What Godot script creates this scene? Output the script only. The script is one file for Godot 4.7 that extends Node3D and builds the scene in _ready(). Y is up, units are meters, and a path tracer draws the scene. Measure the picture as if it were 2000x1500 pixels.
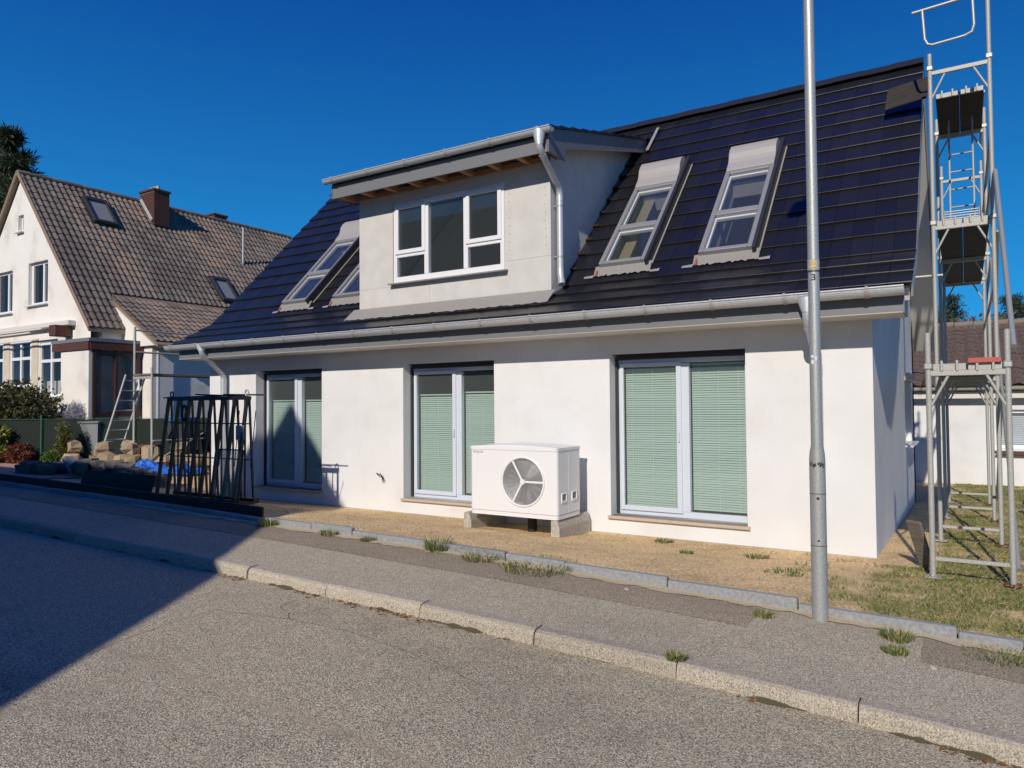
extends Node3D
# A half-finished house conversion beside a sloping street. Metres; x runs along the facade to the right,
# y up (0 = sill of the french windows), z towards the street; the facade plane is z = 0.

var M := {}
var cache := {}
var used := {}
var rng := RandomNumberGenerator.new()
const EYE := Vector3(0.8195, 1.4243, 8.4441)
const SUN := Vector3(0.168, 0.59, 1.0)
const PITCH := 0.80285          # main roof, 46 degrees
const KICK := 0.51138           # flatter foot of the roof, 29.3 degrees
const KICK_Y := 3.025           # line where the two meet
const KICK_Z := -0.309
const EAVE_Y := 2.56
const EAVE_Z := 0.52
const XL := -11.237             # left end wall
const VL := -11.58              # verges
const VR := 0.41
const RIDGE_Z := -3.5

# ---------------------------------------------------------------- small helpers
func L(r: float, g: float, b: float) -> Color:
	return Color(r, g, b).linear_to_srgb()

func new_st() -> SurfaceTool:
	var st := SurfaceTool.new()
	st.begin(Mesh.PRIMITIVE_TRIANGLES)
	return st

func tri(st: SurfaceTool, a: Vector3, b: Vector3, c: Vector3, n: Vector3) -> void:
	if (b - a).cross(c - a).dot(n) > 0.0:
		var t := b; b = c; c = t
	for p in [a, b, c]:
		st.set_normal(n)
		st.add_vertex(p)

func quad(st: SurfaceTool, a: Vector3, b: Vector3, c: Vector3, d: Vector3, n := Vector3.ZERO) -> void:
	if n == Vector3.ZERO:
		n = (c - a).cross(d - b).normalized()
	tri(st, a, b, c, n)
	tri(st, a, c, d, n)

func box(st: SurfaceTool, at: Vector3, size: Vector3, bs := Basis.IDENTITY) -> void:
	var h := size * 0.5
	for ax in 3:
		for s in [-1.0, 1.0]:
			var n := Vector3.ZERO; n[ax] = s
			var u := Vector3.ZERO; u[(ax + 1) % 3] = h[(ax + 1) % 3]
			var v := Vector3.ZERO; v[(ax + 2) % 3] = h[(ax + 2) % 3]
			var o := n * h[ax]
			quad(st, at + bs * (o - u - v), at + bs * (o + u - v), at + bs * (o + u + v), at + bs * (o - u + v), (bs * n).normalized())

# box whose edges are chamfered by e
func bbox(st: SurfaceTool, at: Vector3, size: Vector3, e: float, bs := Basis.IDENTITY) -> void:
	var h := size * 0.5
	e = minf(e, minf(h.x, minf(h.y, h.z)) * 0.9)
	var i := h - Vector3(e, e, e)
	for ax in 3:
		var b := (ax + 1) % 3
		var c := (ax + 2) % 3
		for s in [-1.0, 1.0]:
			var n := Vector3.ZERO; n[ax] = s
			var ps: Array[Vector3] = []
			for k in [[-1, -1], [1, -1], [1, 1], [-1, 1]]:
				var p := Vector3.ZERO
				p[ax] = s * h[ax]; p[b] = k[0] * i[b]; p[c] = k[1] * i[c]
				ps.append(at + bs * p)
			quad(st, ps[0], ps[1], ps[2], ps[3], (bs * n).normalized())
			for s2 in [-1.0, 1.0]:      # edge strips between face ax and face b
				var n2 := Vector3.ZERO; n2[ax] = s; n2[b] = s2
				var q: Array[Vector3] = []
				for k in [-1.0, 1.0]:
					var p := Vector3.ZERO
					p[ax] = s * h[ax]; p[b] = s2 * i[b]; p[c] = k * i[c]
					q.append(at + bs * p)
				for k in [1.0, -1.0]:
					var p := Vector3.ZERO
					p[ax] = s * i[ax]; p[b] = s2 * h[b]; p[c] = k * i[c]
					q.append(at + bs * p)
				quad(st, q[0], q[1], q[2], q[3], (bs * n2).normalized())
	for a in [-1.0, 1.0]:
		for b in [-1.0, 1.0]:
			for c in [-1.0, 1.0]:
				tri(st, at + bs * Vector3(a * h.x, b * i.y, c * i.z), at + bs * Vector3(a * i.x, b * h.y, c * i.z), at + bs * Vector3(a * i.x, b * i.y, c * h.z), (bs * Vector3(a, b, c)).normalized())

func frame_of(d: Vector3) -> Basis:
	var y := d.normalized()
	var x := y.cross(Vector3.FORWARD if absf(y.z) < 0.9 else Vector3.RIGHT).normalized()
	return Basis(x, y, x.cross(y))

# round tube through points; radii may be one number or one per point
func tube(st: SurfaceTool, pts: Array, rad, sides := 10, caps := true) -> void:
	var rings := []
	for k in pts.size():
		var d: Vector3 = (pts[mini(k + 1, pts.size() - 1)] - pts[maxi(k - 1, 0)])
		var f := frame_of(d)
		if k > 0:       # keep the frame from twisting
			var pf: Basis = rings[k - 1][1]
			var x: Vector3 = (pf.x - f.y * pf.x.dot(f.y)).normalized()
			f = Basis(x, f.y, x.cross(f.y))
		rings.append([pts[k], f, rad[k] if rad is Array else rad])
	for k in pts.size() - 1:
		var a = rings[k]
		var b = rings[k + 1]
		for s in sides:
			var q := []
			for e in [[a, s], [a, s + 1], [b, s + 1], [b, s]]:
				var w: float = TAU * e[1] / sides
				var n: Vector3 = e[0][1].x * cos(w) + e[0][1].z * sin(w)
				q.append([e[0][0] + n * e[0][2], n])
			var fl: Vector3 = (q[0][1] + q[1][1] + q[2][1] + q[3][1])
			for t in [[0, 1, 2], [0, 2, 3]]:
				var o: Array = t if (q[t[1]][0] - q[t[0]][0]).cross(q[t[2]][0] - q[t[0]][0]).dot(fl) < 0.0 else [t[0], t[2], t[1]]
				for i in o:
					st.set_normal(q[i][1])
					st.add_vertex(q[i][0])
	if caps:
		for e in [[rings[0], -1.0], [rings[-1], 1.0]]:
			var r = e[0]
			for s in sides:
				var w0 := TAU * s / sides
				var w1 := TAU * (s + 1) / sides
				tri(st, r[0], r[0] + (r[1].x * cos(w0) + r[1].z * sin(w0)) * r[2], r[0] + (r[1].x * cos(w1) + r[1].z * sin(w1)) * r[2], r[1].y * e[1])

# flat polygon (2D points) pushed out: origin o, axes u, v, depth along n
func prism(st: SurfaceTool, poly: PackedVector2Array, o: Vector3, u: Vector3, v: Vector3, depth: Vector3) -> void:
	var idx := Geometry2D.triangulate_polygon(poly)
	var n := depth.normalized()
	for k in range(0, idx.size(), 3):
		var p := []
		for j in 3:
			p.append(o + u * poly[idx[k + j]].x + v * poly[idx[k + j]].y)
		tri(st, p[0], p[1], p[2], -n)
		tri(st, p[0] + depth, p[1] + depth, p[2] + depth, n)
	var mid := Vector2.ZERO
	var area := 0.0
	for k in poly.size():
		var a := poly[k]
		var b := poly[(k + 1) % poly.size()]
		area += a.cross(b)
	for k in poly.size():
		var a := poly[k]
		var b := poly[(k + 1) % poly.size()]
		var e := b - a
		var w := Vector2(e.y, -e.x) * signf(area)
		var nn := (u * w.x + v * w.y).normalized()
		var A := o + u * a.x + v * a.y
		var B := o + u * b.x + v * b.y
		quad(st, A, B, B + depth, A + depth, nn)

func part(called: String, what, m: Material, parent: Node, at := Vector3.ZERO, bs := Basis.IDENTITY) -> MeshInstance3D:
	var o := MeshInstance3D.new()
	o.name = called
	if what is SurfaceTool:
		o.mesh = what.commit()
	else:
		o.mesh = what
	o.material_override = m
	o.transform = Transform3D(bs, at)
	parent.add_child(o, true)
	return o

func numbered(called: String) -> String:
	var k: int = used.get(called, -1) + 1
	used[called] = k
	return called if k == 0 else "%s_%03d" % [called, k]

func tag(o: Node, label: String, category: String, group := "") -> Node:
	o.set_meta("label", label)
	o.set_meta("category", category)
	if group != "":
		o.set_meta("group", group)
	return o

func thing(called: String, label: String, category: String, at := Vector3.ZERO, group := "", turn := 0.0) -> Node3D:
	var o := Node3D.new()
	o.name = numbered(called)
	add_child(o)
	o.position = at
	o.rotation.y = turn
	tag(o, label, category, group)
	return o

func single(called: String, what, m: Material, label: String, category: String, at := Vector3.ZERO, group := "", turn := 0.0) -> MeshInstance3D:
	var o := part(numbered(called), what, m, self, at, Basis(Vector3.UP, turn))
	tag(o, label, category, group)
	return o

func structure(called: String, what, m: Material) -> MeshInstance3D:
	var o := part(called, what, m, self)
	o.set_meta("kind", "structure")
	return o

func stuff(o: Node) -> void:
	o.set_meta("kind", "stuff")

# ---------------------------------------------------------------- materials
func noise(kind: int, freq: float, seed_: int, oct := 4) -> FastNoiseLite:
	var n := FastNoiseLite.new()
	n.noise_type = kind
	n.frequency = freq
	n.seed = seed_
	n.fractal_octaves = oct
	if oct <= 1:
		n.fractal_type = FastNoiseLite.FRACTAL_NONE
	if kind == FastNoiseLite.TYPE_CELLULAR:
		n.cellular_return_type = FastNoiseLite.RETURN_CELL_VALUE
	return n

func ramp(stops: Array) -> Gradient:
	var g := Gradient.new()
	var off := PackedFloat32Array()
	var col := PackedColorArray()
	for s in stops:
		off.append(s[0]); col.append(s[1])
	g.offsets = off
	g.colors = col
	return g

func ntex(n: FastNoiseLite, size: int, stops := []) -> NoiseTexture2D:
	var t := NoiseTexture2D.new()
	t.width = size; t.height = size
	t.seamless = true
	t.noise = n
	if stops:
		t.color_ramp = ramp(stops)
	return t

func bump(n: FastNoiseLite, size: int, strength: float) -> NoiseTexture2D:
	var t := NoiseTexture2D.new()
	t.width = size; t.height = size
	t.seamless = true
	t.noise = n
	t.as_normal_map = true
	t.bump_strength = strength
	return t

func mat(c: Color, rough := 0.8, metal := 0.0, spec := 0.5) -> StandardMaterial3D:
	var m := StandardMaterial3D.new()
	m.albedo_color = c
	m.roughness = rough
	m.metallic = metal
	m.metallic_specular = spec
	return m

# material with a computed albedo texture, laid over the world every `span` metres
func tmat(tex: Texture2D, span: float, rough := 0.85, metal := 0.0, nm: Texture2D = null, ns := 1.0, world := true) -> StandardMaterial3D:
	var m := mat(Color.WHITE, rough, metal)
	m.albedo_texture = tex
	m.uv1_triplanar = true
	m.uv1_world_triplanar = world
	m.uv1_scale = Vector3.ONE / span
	if nm:
		m.normal_enabled = true
		m.normal_texture = nm
		m.normal_scale = ns
	return m

func toned(stops: Array, freq: float, seed_: int, span: float, rough := 0.85, nm: Texture2D = null, ns := 1.0, world := true) -> StandardMaterial3D:
	return tmat(ntex(noise(FastNoiseLite.TYPE_SIMPLEX_SMOOTH, freq, seed_), 512, stops), span, rough, 0.0, nm, ns, world)

func glass(c: Color, a: float) -> StandardMaterial3D:
	var m := mat(Color(c.r, c.g, c.b, a), 0.02, 0.0, 0.68)
	m.transparency = BaseMaterial3D.TRANSPARENCY_ALPHA
	return m

func wood_tex(dark: Color, light: Color, seed_: int) -> ImageTexture:
	var n := noise(FastNoiseLite.TYPE_SIMPLEX, 0.02, seed_, 3)
	var im := Image.create(256, 256, false, Image.FORMAT_RGB8)
	for y in 256:
		for x in 256:
			var g := n.get_noise_2d(x * 0.35, y * 5.0) * 0.5 + 0.5 + n.get_noise_2d(x * 0.2 + 500.0, y * 14.0) * 0.22
			im.set_pixel(x, y, dark.lerp(light, clampf(g, 0.0, 1.0)))
	return ImageTexture.create_from_image(im)

func make_materials() -> void:
	var fine := bump(noise(FastNoiseLite.TYPE_SIMPLEX, 0.45, 4, 2), 1024, 3.0)
	var grain := bump(noise(FastNoiseLite.TYPE_SIMPLEX, 0.18, 3, 3), 512, 3.0)
	M.plaster = toned([[0.0, L(0.626, 0.622, 0.609)], [0.4, L(0.668, 0.680, 0.687)], [1.0, L(0.702, 0.719, 0.731)]], 0.006, 5, 3.0, 0.92, fine, 0.12)
	M.board_grey = toned([[0.0, L(.52, .51, .485)], [0.5, L(.555, .545, .52)], [1.0, L(.59, .58, .555)]], 0.008, 8, 1.6, 0.9)
	M.old_white = toned([[0.0, L(.60, .585, .54)], [0.4, L(.74, .725, .68)], [1.0, L(.78, .77, .73)]], 0.006, 15, 4.0, 0.93, grain, 0.3)
	M.cream = toned([[0.0, L(.50, .45, .35)], [1.0, L(.60, .55, .44)]], 0.01, 16, 2.0, 0.93)
	M.tile = []
	for v in 4:
		M.tile.append(mat(L(.0105 + .0012 * v, .0105 + .0012 * v, .012 + .0013 * v), 0.29 + 0.015 * v, 0.0, 0.57))
	M.ridge = mat(L(.02, .02, .022), 0.4)
	M.zinc = toned([[0.0, L(0.432, 0.462, 0.488)], [0.5, L(0.516, 0.546, 0.573)], [1.0, L(0.624, 0.648, 0.671)]], 0.03, 21, 0.7, 0.42)
	M.zinc.metallic = 0.35
	M.galv = toned([[0.0, L(.30, .325, .32)], [0.5, L(.39, .41, .40)], [1.0, L(.50, .52, .50)]], 0.05, 22, 0.5, 0.48)
	M.galv.metallic = 0.45
	M.galv_old = toned([[0.0, L(.26, .26, .235)], [0.5, L(.40, .405, .375)], [0.8, L(.48, .48, .45)], [1.0, L(.56, .56, .53)]], 0.06, 23, 0.5, 0.6)
	M.galv_old.metallic = 0.2
	M.alu = mat(L(.62, .63, .63), 0.4, 0.3)
	M.lead = toned([[0.0, L(0.221, 0.213, 0.201)], [1.0, L(0.328, 0.320, 0.303)]], 0.03, 24, 0.5, 0.6, grain, 0.4)
	M.fascia = mat(L(.17, .175, .185), 0.42, 0.0)
	M.soffit = mat(L(.62, .60, .56), 0.8)
	M.raw_wood = tmat(wood_tex(L(.30, .16, .075), L(.50, .30, .16), 31), 0.6, 0.8)
	M.plank = tmat(wood_tex(L(.10, .085, .07), L(.24, .21, .175), 32), 0.7, 0.9)
	M.plank_dark = tmat(wood_tex(L(.018, .014, .011), L(.05, .04, .032), 33), 0.7, 0.85)
	M.brown_wood = tmat(wood_tex(L(.035, .014, .009), L(.07, .028, .016), 34), 0.9, 0.5)
	M.red_wood = tmat(wood_tex(L(.075, .024, .014), L(.12, .04, .022), 35), 0.9, 0.55)
	M.pvc = mat(L(.74, .75, .77), 0.35)
	M.alu_white = mat(L(.56, .62, .70), 0.3, 0.0)
	M.anthra = mat(L(.03, .032, .037), 0.4)
	M.glass = glass(Color(0.9, 0.97, 0.95), 0.06)
	M.glass_dark = glass(Color(0.35, 0.4, 0.42), 0.12)
	M.glass_old = glass(Color(0.2, 0.22, 0.22), 0.25)
	M.glass_old.metallic_specular = 0.34
	M.glass_green = glass(Color(0.18, 0.30, 0.27), 0.4)
	M.blind = mat(L(.33, .46, .415), 0.55)
	M.blind.backlight_enabled = true
	M.blind.backlight = L(.25, .32, .28)
	M.sill = toned([[0.0, L(.42, .33, .25)], [1.0, L(.55, .45, .35)]], 0.03, 41, 0.6, 0.7)
	M.sky_frame = mat(L(.30, .31, .32), 0.4, 0.3)
	M.sky_box = mat(L(.36, .345, .335), 0.5, 0.1)
	M.foam = mat(L(.30, .09, .055), 0.8)
	M.interior = mat(L(.35, .32, .28), 0.9)
	M.interior_dark = mat(L(.22, .17, .12), 0.6)
	M.curtain = mat(L(.24, .22, .12), 0.9)
	M.pump_white = mat(L(.73, .74, .75), 0.35)
	M.fin = mat(L(.60, .60, .61), 0.4, 0.2)
	M.black = mat(L(.012, .012, .013), 0.6)
	M.black_steel = mat(L(.014, .014, .016), 0.42, 0.2)
	M.concrete = toned([[0.0, L(.30, .275, .23)], [0.5, L(.43, .40, .345)], [1.0, L(.52, .49, .43)]], 0.02, 51, 0.7, 0.92, grain, 0.6)
	M.edging = [toned([[0.0, L(.20, .215, .22)], [0.5, L(.27, .285, .29)], [1.0, L(.34, .355, .36)]], 0.02, 52, 0.5, 0.85, grain, 0.4), toned([[0.0, L(.14, .145, .145)], [0.5, L(.23, .24, .24)], [1.0, L(.30, .31, .31)]], 0.025, 53, 0.5, 0.85, grain, 0.4)]
	M.stone = []
	for v in 3:
		var k := 1.0 - 0.14 * v
		M.stone.append(toned([[0.0, L(.22 * k, .17 * k, .11 * k)], [0.5, L(.40 * k, .32 * k, .21 * k)], [1.0, L(.52 * k, .43 * k, .30 * k)]], 0.025, 54 + v, 0.5, 0.95, grain, 0.8))
	M.rubble = toned([[0.0, L(0.072, 0.068, 0.060)], [1.0, L(0.192, 0.180, 0.160)]], 0.03, 58, 0.4, 0.95, grain, 0.8)
	# asphalt and kerb: stones of many greys in a dark binder, computed as cells
	var cell := noise(FastNoiseLite.TYPE_CELLULAR, 0.42, 61, 1)
	M.road = tmat(ntex(cell, 1024, [[0.0, L(0.105, 0.095, 0.073)], [0.28, L(0.263, 0.229, 0.162)], [0.55, L(0.421, 0.366, 0.260)], [0.8, L(0.608, 0.529, 0.378)], [1.0, L(0.792, 0.752, 0.549)]]), 2.3, 0.9, 0.0, bump(cell, 1024, 2.0), 0.5)
	M.road.vertex_color_use_as_albedo = true
	var cell2 := noise(FastNoiseLite.TYPE_CELLULAR, 0.44, 62, 1)
	M.pave = tmat(ntex(cell2, 1024, [[0.0, L(0.112, 0.095, 0.070)], [0.3, L(0.283, 0.251, 0.183)], [0.6, L(0.447, 0.394, 0.289)], [0.85, L(0.646, 0.571, 0.424)], [1.0, L(0.839, 0.802, 0.607)]]), 1.9, 0.9, 0.0, bump(cell2, 1024, 2.0), 0.5)
	M.pave.vertex_color_use_as_albedo = true
	var cell3 := noise(FastNoiseLite.TYPE_CELLULAR, 0.3, 63, 1)
	M.kerb = []
	for v in 3:
		var k := 1.0 - 0.1 * v
		M.kerb.append(tmat(ntex(cell3, 512, [[0.0, L(0.140 * k, 0.118 * k, 0.093 * k)], [0.25, L(0.348 * k, 0.305 * k, 0.235 * k)], [0.6, L(0.464 * k, 0.413 * k, 0.322 * k)], [1.0, L(0.627 * k, 0.572 * k, 0.469 * k)]]), 0.75, 0.93, 0.0, bump(cell3, 512, 3.0), 0.7))
	M.soil = tmat(ntex(noise(FastNoiseLite.TYPE_SIMPLEX, 0.035, 64, 5), 1024, [[0.0, L(0.495, 0.292, 0.131)], [0.5, L(0.837, 0.568, 0.296)], [0.8, L(0.880, 0.776, 0.436)], [1.0, L(0.880, 0.880, 0.655)]]), 1.7, 0.97, 0.0, bump(noise(FastNoiseLite.TYPE_SIMPLEX, 0.07, 65, 5), 1024, 9.0), 1.0)
	M.soil.vertex_color_use_as_albedo = true
	M.sand = toned([[0.0, L(0.413, 0.338, 0.218)], [0.5, L(0.575, 0.488, 0.322)], [1.0, L(0.750, 0.663, 0.460)]], 0.09, 66, 0.8, 0.97, grain, 1.0)
	M.ground = toned([[0.0, L(.07, .09, .03)], [0.5, L(.12, .13, .05)], [1.0, L(.20, .18, .09)]], 0.02, 67, 6.0, 0.97)
	M.path = toned([[0.0, L(.36, .22, .16)], [0.5, L(.46, .30, .22)], [1.0, L(.54, .39, .30)]], 0.05, 68, 2.0, 0.95)
	M.clay = []
	for c in [[.165, .13, .105], [.21, .168, .138], [.15, .135, .112], [.25, .18, .13], [.125, .097, .082]]:
		M.clay.append(toned([[0.0, L(c[0] * .55, c[1] * .58, c[2] * .6)], [0.5, L(c[0], c[1], c[2])], [1.0, L(c[0] * 1.45, c[1] * 1.45, c[2] * 1.45)]], 0.05, int(c[0] * 1000.0), 0.9, 0.9))
	M.brick = toned([[0.0, L(0.050, 0.019, 0.014)], [0.5, L(0.094, 0.034, 0.024)], [1.0, L(0.137, 0.055, 0.041)]], 0.05, 72, 0.6, 0.95)
	M.brown_roof = toned([[0.0, L(.045, .03, .025)], [0.45, L(.10, .07, .056)], [0.8, L(.17, .13, .11)], [1.0, L(.35, .30, .25)]], 0.04, 73, 1.6, 0.95)
	M.bin = mat(L(.16, .175, .19), 0.5)
	M.bin_dark = mat(L(.02, .022, .024), 0.5)
	M.blue_lid = mat(L(.02, .12, .40), 0.45)
	M.tarp = mat(L(.02, .13, .55), 0.4)
	M.fence_green = mat(L(.03, .12, .085), 0.5)
	M.screen = mat(L(.010, .012, .012), 0.8)
	M.rust = toned([[0.0, L(.07, .025, .012)], [1.0, L(.20, .075, .035)]], 0.05, 75, 0.6, 0.95)
	M.red_paint = toned([[0.0, L(.36, .07, .06)], [1.0, L(.50, .13, .11)]], 0.05, 76, 0.5, 0.7)
	M.leaf = mat(Color.WHITE, 0.6)
	M.leaf.vertex_color_use_as_albedo = true
	M.leaf.backlight_enabled = true
	M.leaf.backlight = L(.30, .32, .18)
	M.bark = toned([[0.0, L(.05, .035, .025)], [1.0, L(.13, .10, .075)]], 0.05, 77, 0.6, 0.95)
	M.moss = toned([[0.0, L(.05, .05, .025)], [0.5, L(.10, .085, .045)], [1.0, L(.17, .14, .08)]], 0.08, 79, 0.5, 0.97, grain, 1.0)
	M.straw = mat(Color.WHITE, 0.85)
	M.straw.vertex_color_use_as_albedo = true
	M.sign_gold = mat(L(.62, .42, .08), 0.5)
	M.ink = mat(L(.02, .025, .03), 0.7)
	M.paper = mat(L(.62, .64, .66), 0.6)
	M.yellow = mat(L(.75, .55, .02), 0.7)

# ---------------------------------------------------------------- lie of the land
const KNOTS := [[-60.0, .35], [-30.0, .3], [-16.0, .12], [-9.5, .041], [-5.3, -.024], [-2.7, -.083], [-.7, -.152], [.3, -.192], [1.0, -.235], [3.0, -.33], [12.0, -.7], [60.0, -1.5]]

func step_between(x: float, a: float, b: float) -> float:
	var t := clampf((x - a) / (b - a), 0.0, 1.0)
	return t * t * (3.0 - 2.0 * t)

func kerb_y(x: float) -> float:
	if x <= KNOTS[0][0]:
		return KNOTS[0][1]
	for k in KNOTS.size() - 1:
		if x < KNOTS[k + 1][0]:
			return remap(x, KNOTS[k][0], KNOTS[k + 1][0], KNOTS[k][1], KNOTS[k + 1][1])
	return KNOTS[-1][1]

func pave_y(x: float, z: float) -> float:
	return kerb_y(x) + (4.1 - z) / 1.3 * 0.048

func road_y(x: float, z: float) -> float:
	return kerb_y(x) - 0.098 + 0.012 * minf(z - 4.2, 4.0)

func yard_y(x: float, z: float) -> float:
	var w := lerpf(0.0, -0.225, step_between(x, -14.0, -9.6))
	if z <= 0.0:
		return w + (clampf(z / 12.0, -1.0, 0.0) * 0.36 if x > -10.0 else 0.0)
	var e := pave_y(x, 2.8) + (0.035 if x > -6.4 else -0.01)
	# on the left the strip behind the edging stays level before it drops to the wall
	var far := lerpf(2.2, 2.74, step_between(x, -8.0, -5.0))
	return lerpf(w, e, step_between(z, 0.0, far))

func sheet(xs: Array, zs: Array, height: Callable, tone = null) -> SurfaceTool:
	var st := new_st()
	st.set_smooth_group(0)
	for z in zs:
		for x in xs:
			var y: float = height.call(x, z)
			var e := 0.05
			st.set_normal(Vector3(height.call(x - e, z) - height.call(x + e, z), 2.0 * e, height.call(x, z - e) - height.call(x, z + e)).normalized())
			if tone:
				st.set_color(tone.call(x, z))
			st.add_vertex(Vector3(x, y, z))
	var w := xs.size()
	for j in zs.size() - 1:
		for i in w - 1:
			var a := j * w + i
			for k in [a, a + 1, a + w, a + 1, a + w + 1, a + w]:
				st.add_index(k)
	return st

func span(a: float, b: float, step: float) -> Array:
	var r := []
	var n := int(ceil((b - a) / step))
	for k in n + 1:
		r.append(a + (b - a) * k / n)
	return r

var n_big := noise(FastNoiseLite.TYPE_SIMPLEX_SMOOTH, 0.55, 101, 4)
var n_mid := noise(FastNoiseLite.TYPE_SIMPLEX_SMOOTH, 2.2, 102, 3)
var n_fine := noise(FastNoiseLite.TYPE_SIMPLEX_SMOOTH, 9.0, 103, 3)

# how much grass grows at a place in the yard, 0..1
func grass_at(x: float, z: float) -> float:
	var g := n_big.get_noise_2d(x * 1.6, z * 1.6) * 0.5 + 0.5 + n_mid.get_noise_2d(x, z) * 0.28
	var zone := 0.0
	if x > 0.05:
		zone = 1.0 if z < 1.2 else 0.97
	if x > -0.7 and x <= 0.05:
		zone = 0.45 + 0.5 * step_between(z, 0.4, 2.2) * step_between(x, -0.7, 0.05)
	elif x <= -0.7 and x > -2.6:
		zone = 0.12 + 0.16 * step_between(x, -2.6, -0.7)
	if x > 0.0 and x < 0.55 and z < 0.3:
		zone *= 0.2      # bare strip at the foot of the end wall
	return clampf((g - 1.16 + zone) * 2.8, 0.0, 1.0) if zone > 0.0 else 0.0

func build_land() -> void:
	# one sheet to the horizon; it dips under the street
	var xs := [-400.0, -160.0, -90.0, -60.0] + span(-45.0, 20.0, 0.75) + [40.0, 90.0, 160.0, 400.0]
	var zs := [-400.0, -160.0, -80.0, -40.0, -25.0] + span(-18.0, 2.4, 0.6) + [2.86, 4.0, 9.0, 11.5, 14.0, 20.0, 40.0, 90.0, 160.0, 400.0]
	var low := func(x: float, z: float) -> float:
		if z > 2.5:
			return kerb_y(x) - (0.28 if z < 10.9 else 0.06)
		return yard_y(clampf(x, -60.0, 30.0), z) - 0.012 - (0.05 if x > -13.5 and x < 7.0 and z > -13.0 else 0.0)
	structure("ground", sheet(xs, zs, low), M.ground)
	# street
	var road_tone := func(x: float, z: float) -> Color:
		var k := 1.0 + n_big.get_noise_2d(x * 0.35, z * 0.9) * 0.22 + n_mid.get_noise_2d(x, z) * 0.08 + n_fine.get_noise_2d(x, z) * 0.04
		if n_mid.get_noise_2d(x * 0.6 + 31.0, z * 0.6) > 0.42: k *= 0.86
		var dust := clampf((4.75 - z) * 2.0, 0.0, 1.0) * clampf(0.4 + n_mid.get_noise_2d(x * 0.6, z * 3.0) * 1.6, 0.0, 1.0)
		return Color(k * (1.0 + dust * 0.35), k * (1.0 + dust * 0.27), k * (1.0 + dust * 0.12))
	var road := structure("road", sheet([-60.0, -40.0, -25.0] + span(-18.0, 6.0, 0.12) + [12.0, 30.0, 60.0], span(4.16, 9.2, 0.1) + [10.0, 11.0], road_y, road_tone), M.road)
	# cracks in the road, sunk strips of dark filler
	var crack_mat := mat(L(.10, .09, .075), 0.95)
	for line in [[Vector2(-3.42, 7.4), Vector2(-3.67, 6.58), Vector2(-3.81, 6.2), Vector2(-3.99, 5.69), Vector2(-4.1, 4.95)], [Vector2(-4.1, 4.95), Vector2(-3.62, 4.84), Vector2(-3.45, 4.78), Vector2(-2.82, 4.74), Vector2(-2.05, 4.84), Vector2(-1.5, 5.0)], [Vector2(-3.45, 4.79), Vector2(-3.58, 4.68), Vector2(-3.76, 4.6), Vector2(-3.8, 4.4)], [Vector2(0.1, 6.9), Vector2(0.02, 6.2), Vector2(0.15, 5.6), Vector2(0.08, 5.1)]]:
		var st := new_st()
		for k in line.size() - 1:
			var a: Vector2 = line[k]
			var b: Vector2 = line[k + 1]
			var n := maxi(3, int(a.distance_to(b) / 0.05))
			var pts := []
			for i in n + 1:
				var p := a.lerp(b, float(i) / n)
				var side := (b - a).orthogonal().normalized()
				p += side * n_fine.get_noise_2d(p.x * 2.0, p.y * 2.0) * 0.022
				pts.append([p, side * (0.0012 + 0.0022 * absf(n_fine.get_noise_2d(p.x * 3.0 + 40.0, p.y * 3.0)))])
			for i in n:
				var q := []
				for e in [[i, -1.0], [i + 1, -1.0], [i + 1, 1.0], [i, 1.0]]:
					var p: Vector2 = pts[e[0]][0] + pts[e[0]][1] * e[1]
					q.append(Vector3(p.x, road_y(p.x, p.y) + 0.004, p.y))
				quad(st, q[0], q[1], q[2], q[3], Vector3.UP)
		part("crack", st, crack_mat, road)
	# pavement: worn light asphalt, with a darker refilled trench along the garden side
	var pave_tone := func(x: float, z: float) -> Color:
		var k := 1.0 + n_big.get_noise_2d(x * 0.7, z) * 0.14 + n_mid.get_noise_2d(x, z) * 0.07
		return Color(k, k, k)
	var pave := structure("pavement", sheet([-60.0, -40.0, -25.0] + span(-18.0, 5.0, 0.12) + [12.0, 30.0, 60.0], span(2.74, 4.075, 0.06), pave_y, pave_tone), M.pave)
	var patch_tone := func(x: float, z: float) -> Color:
		var k := 0.7 + n_big.get_noise_2d(x * 0.9 + 9.0, z) * 0.12 + n_mid.get_noise_2d(x * 1.5, z * 3.0) * 0.06
		return Color(k * 1.04, k * 0.98, k * 0.93)
	for r in [[-18.0, -0.5], [0.55, 8.0]]:
		var h := func(u: float, v: float) -> float:
			return pave_y(u, v) + 0.004
		var st := new_st()
		var ps := sheet(span(r[0], r[1], 0.12), span(2.9, 3.34, 0.055), func(u: float, v: float) -> float: return pave_y(u, v) + 0.004, patch_tone)
		part("trench_patch", ps, M.pave, pave)
	# sand washed out of the joint between pavement and edging
	var sand := new_st()
	var sx := span(-9.0, 4.5, 0.05)
	for k in sx.size() - 1:
		var q := []
		for e in [[k, 0], [k + 1, 0], [k + 1, 1], [k, 1]]:
			var x: float = sx[e[0]]
			var wide := 0.085 + 0.05 * n_mid.get_noise_2d(x * 1.4, 7.0) + 0.03 * n_fine.get_noise_2d(x, 2.0)
			var z := 2.79 if e[1] == 0 else 2.815 + maxf(wide, 0.01)
			q.append(Vector3(x, pave_y(x, z) + 0.009 + 0.004 * (1 - e[1]), z))
		quad(sand, q[0], q[1], q[2], q[3], Vector3.UP)
	part("sand_joint", sand, M.sand, pave)
	# kerb stones, one metre each, rounded on the street side
	var kerb := Node3D.new()
	kerb.name = "kerb"
	add_child(kerb)
	kerb.set_meta("kind", "structure")
	rng.seed = 7
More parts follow.
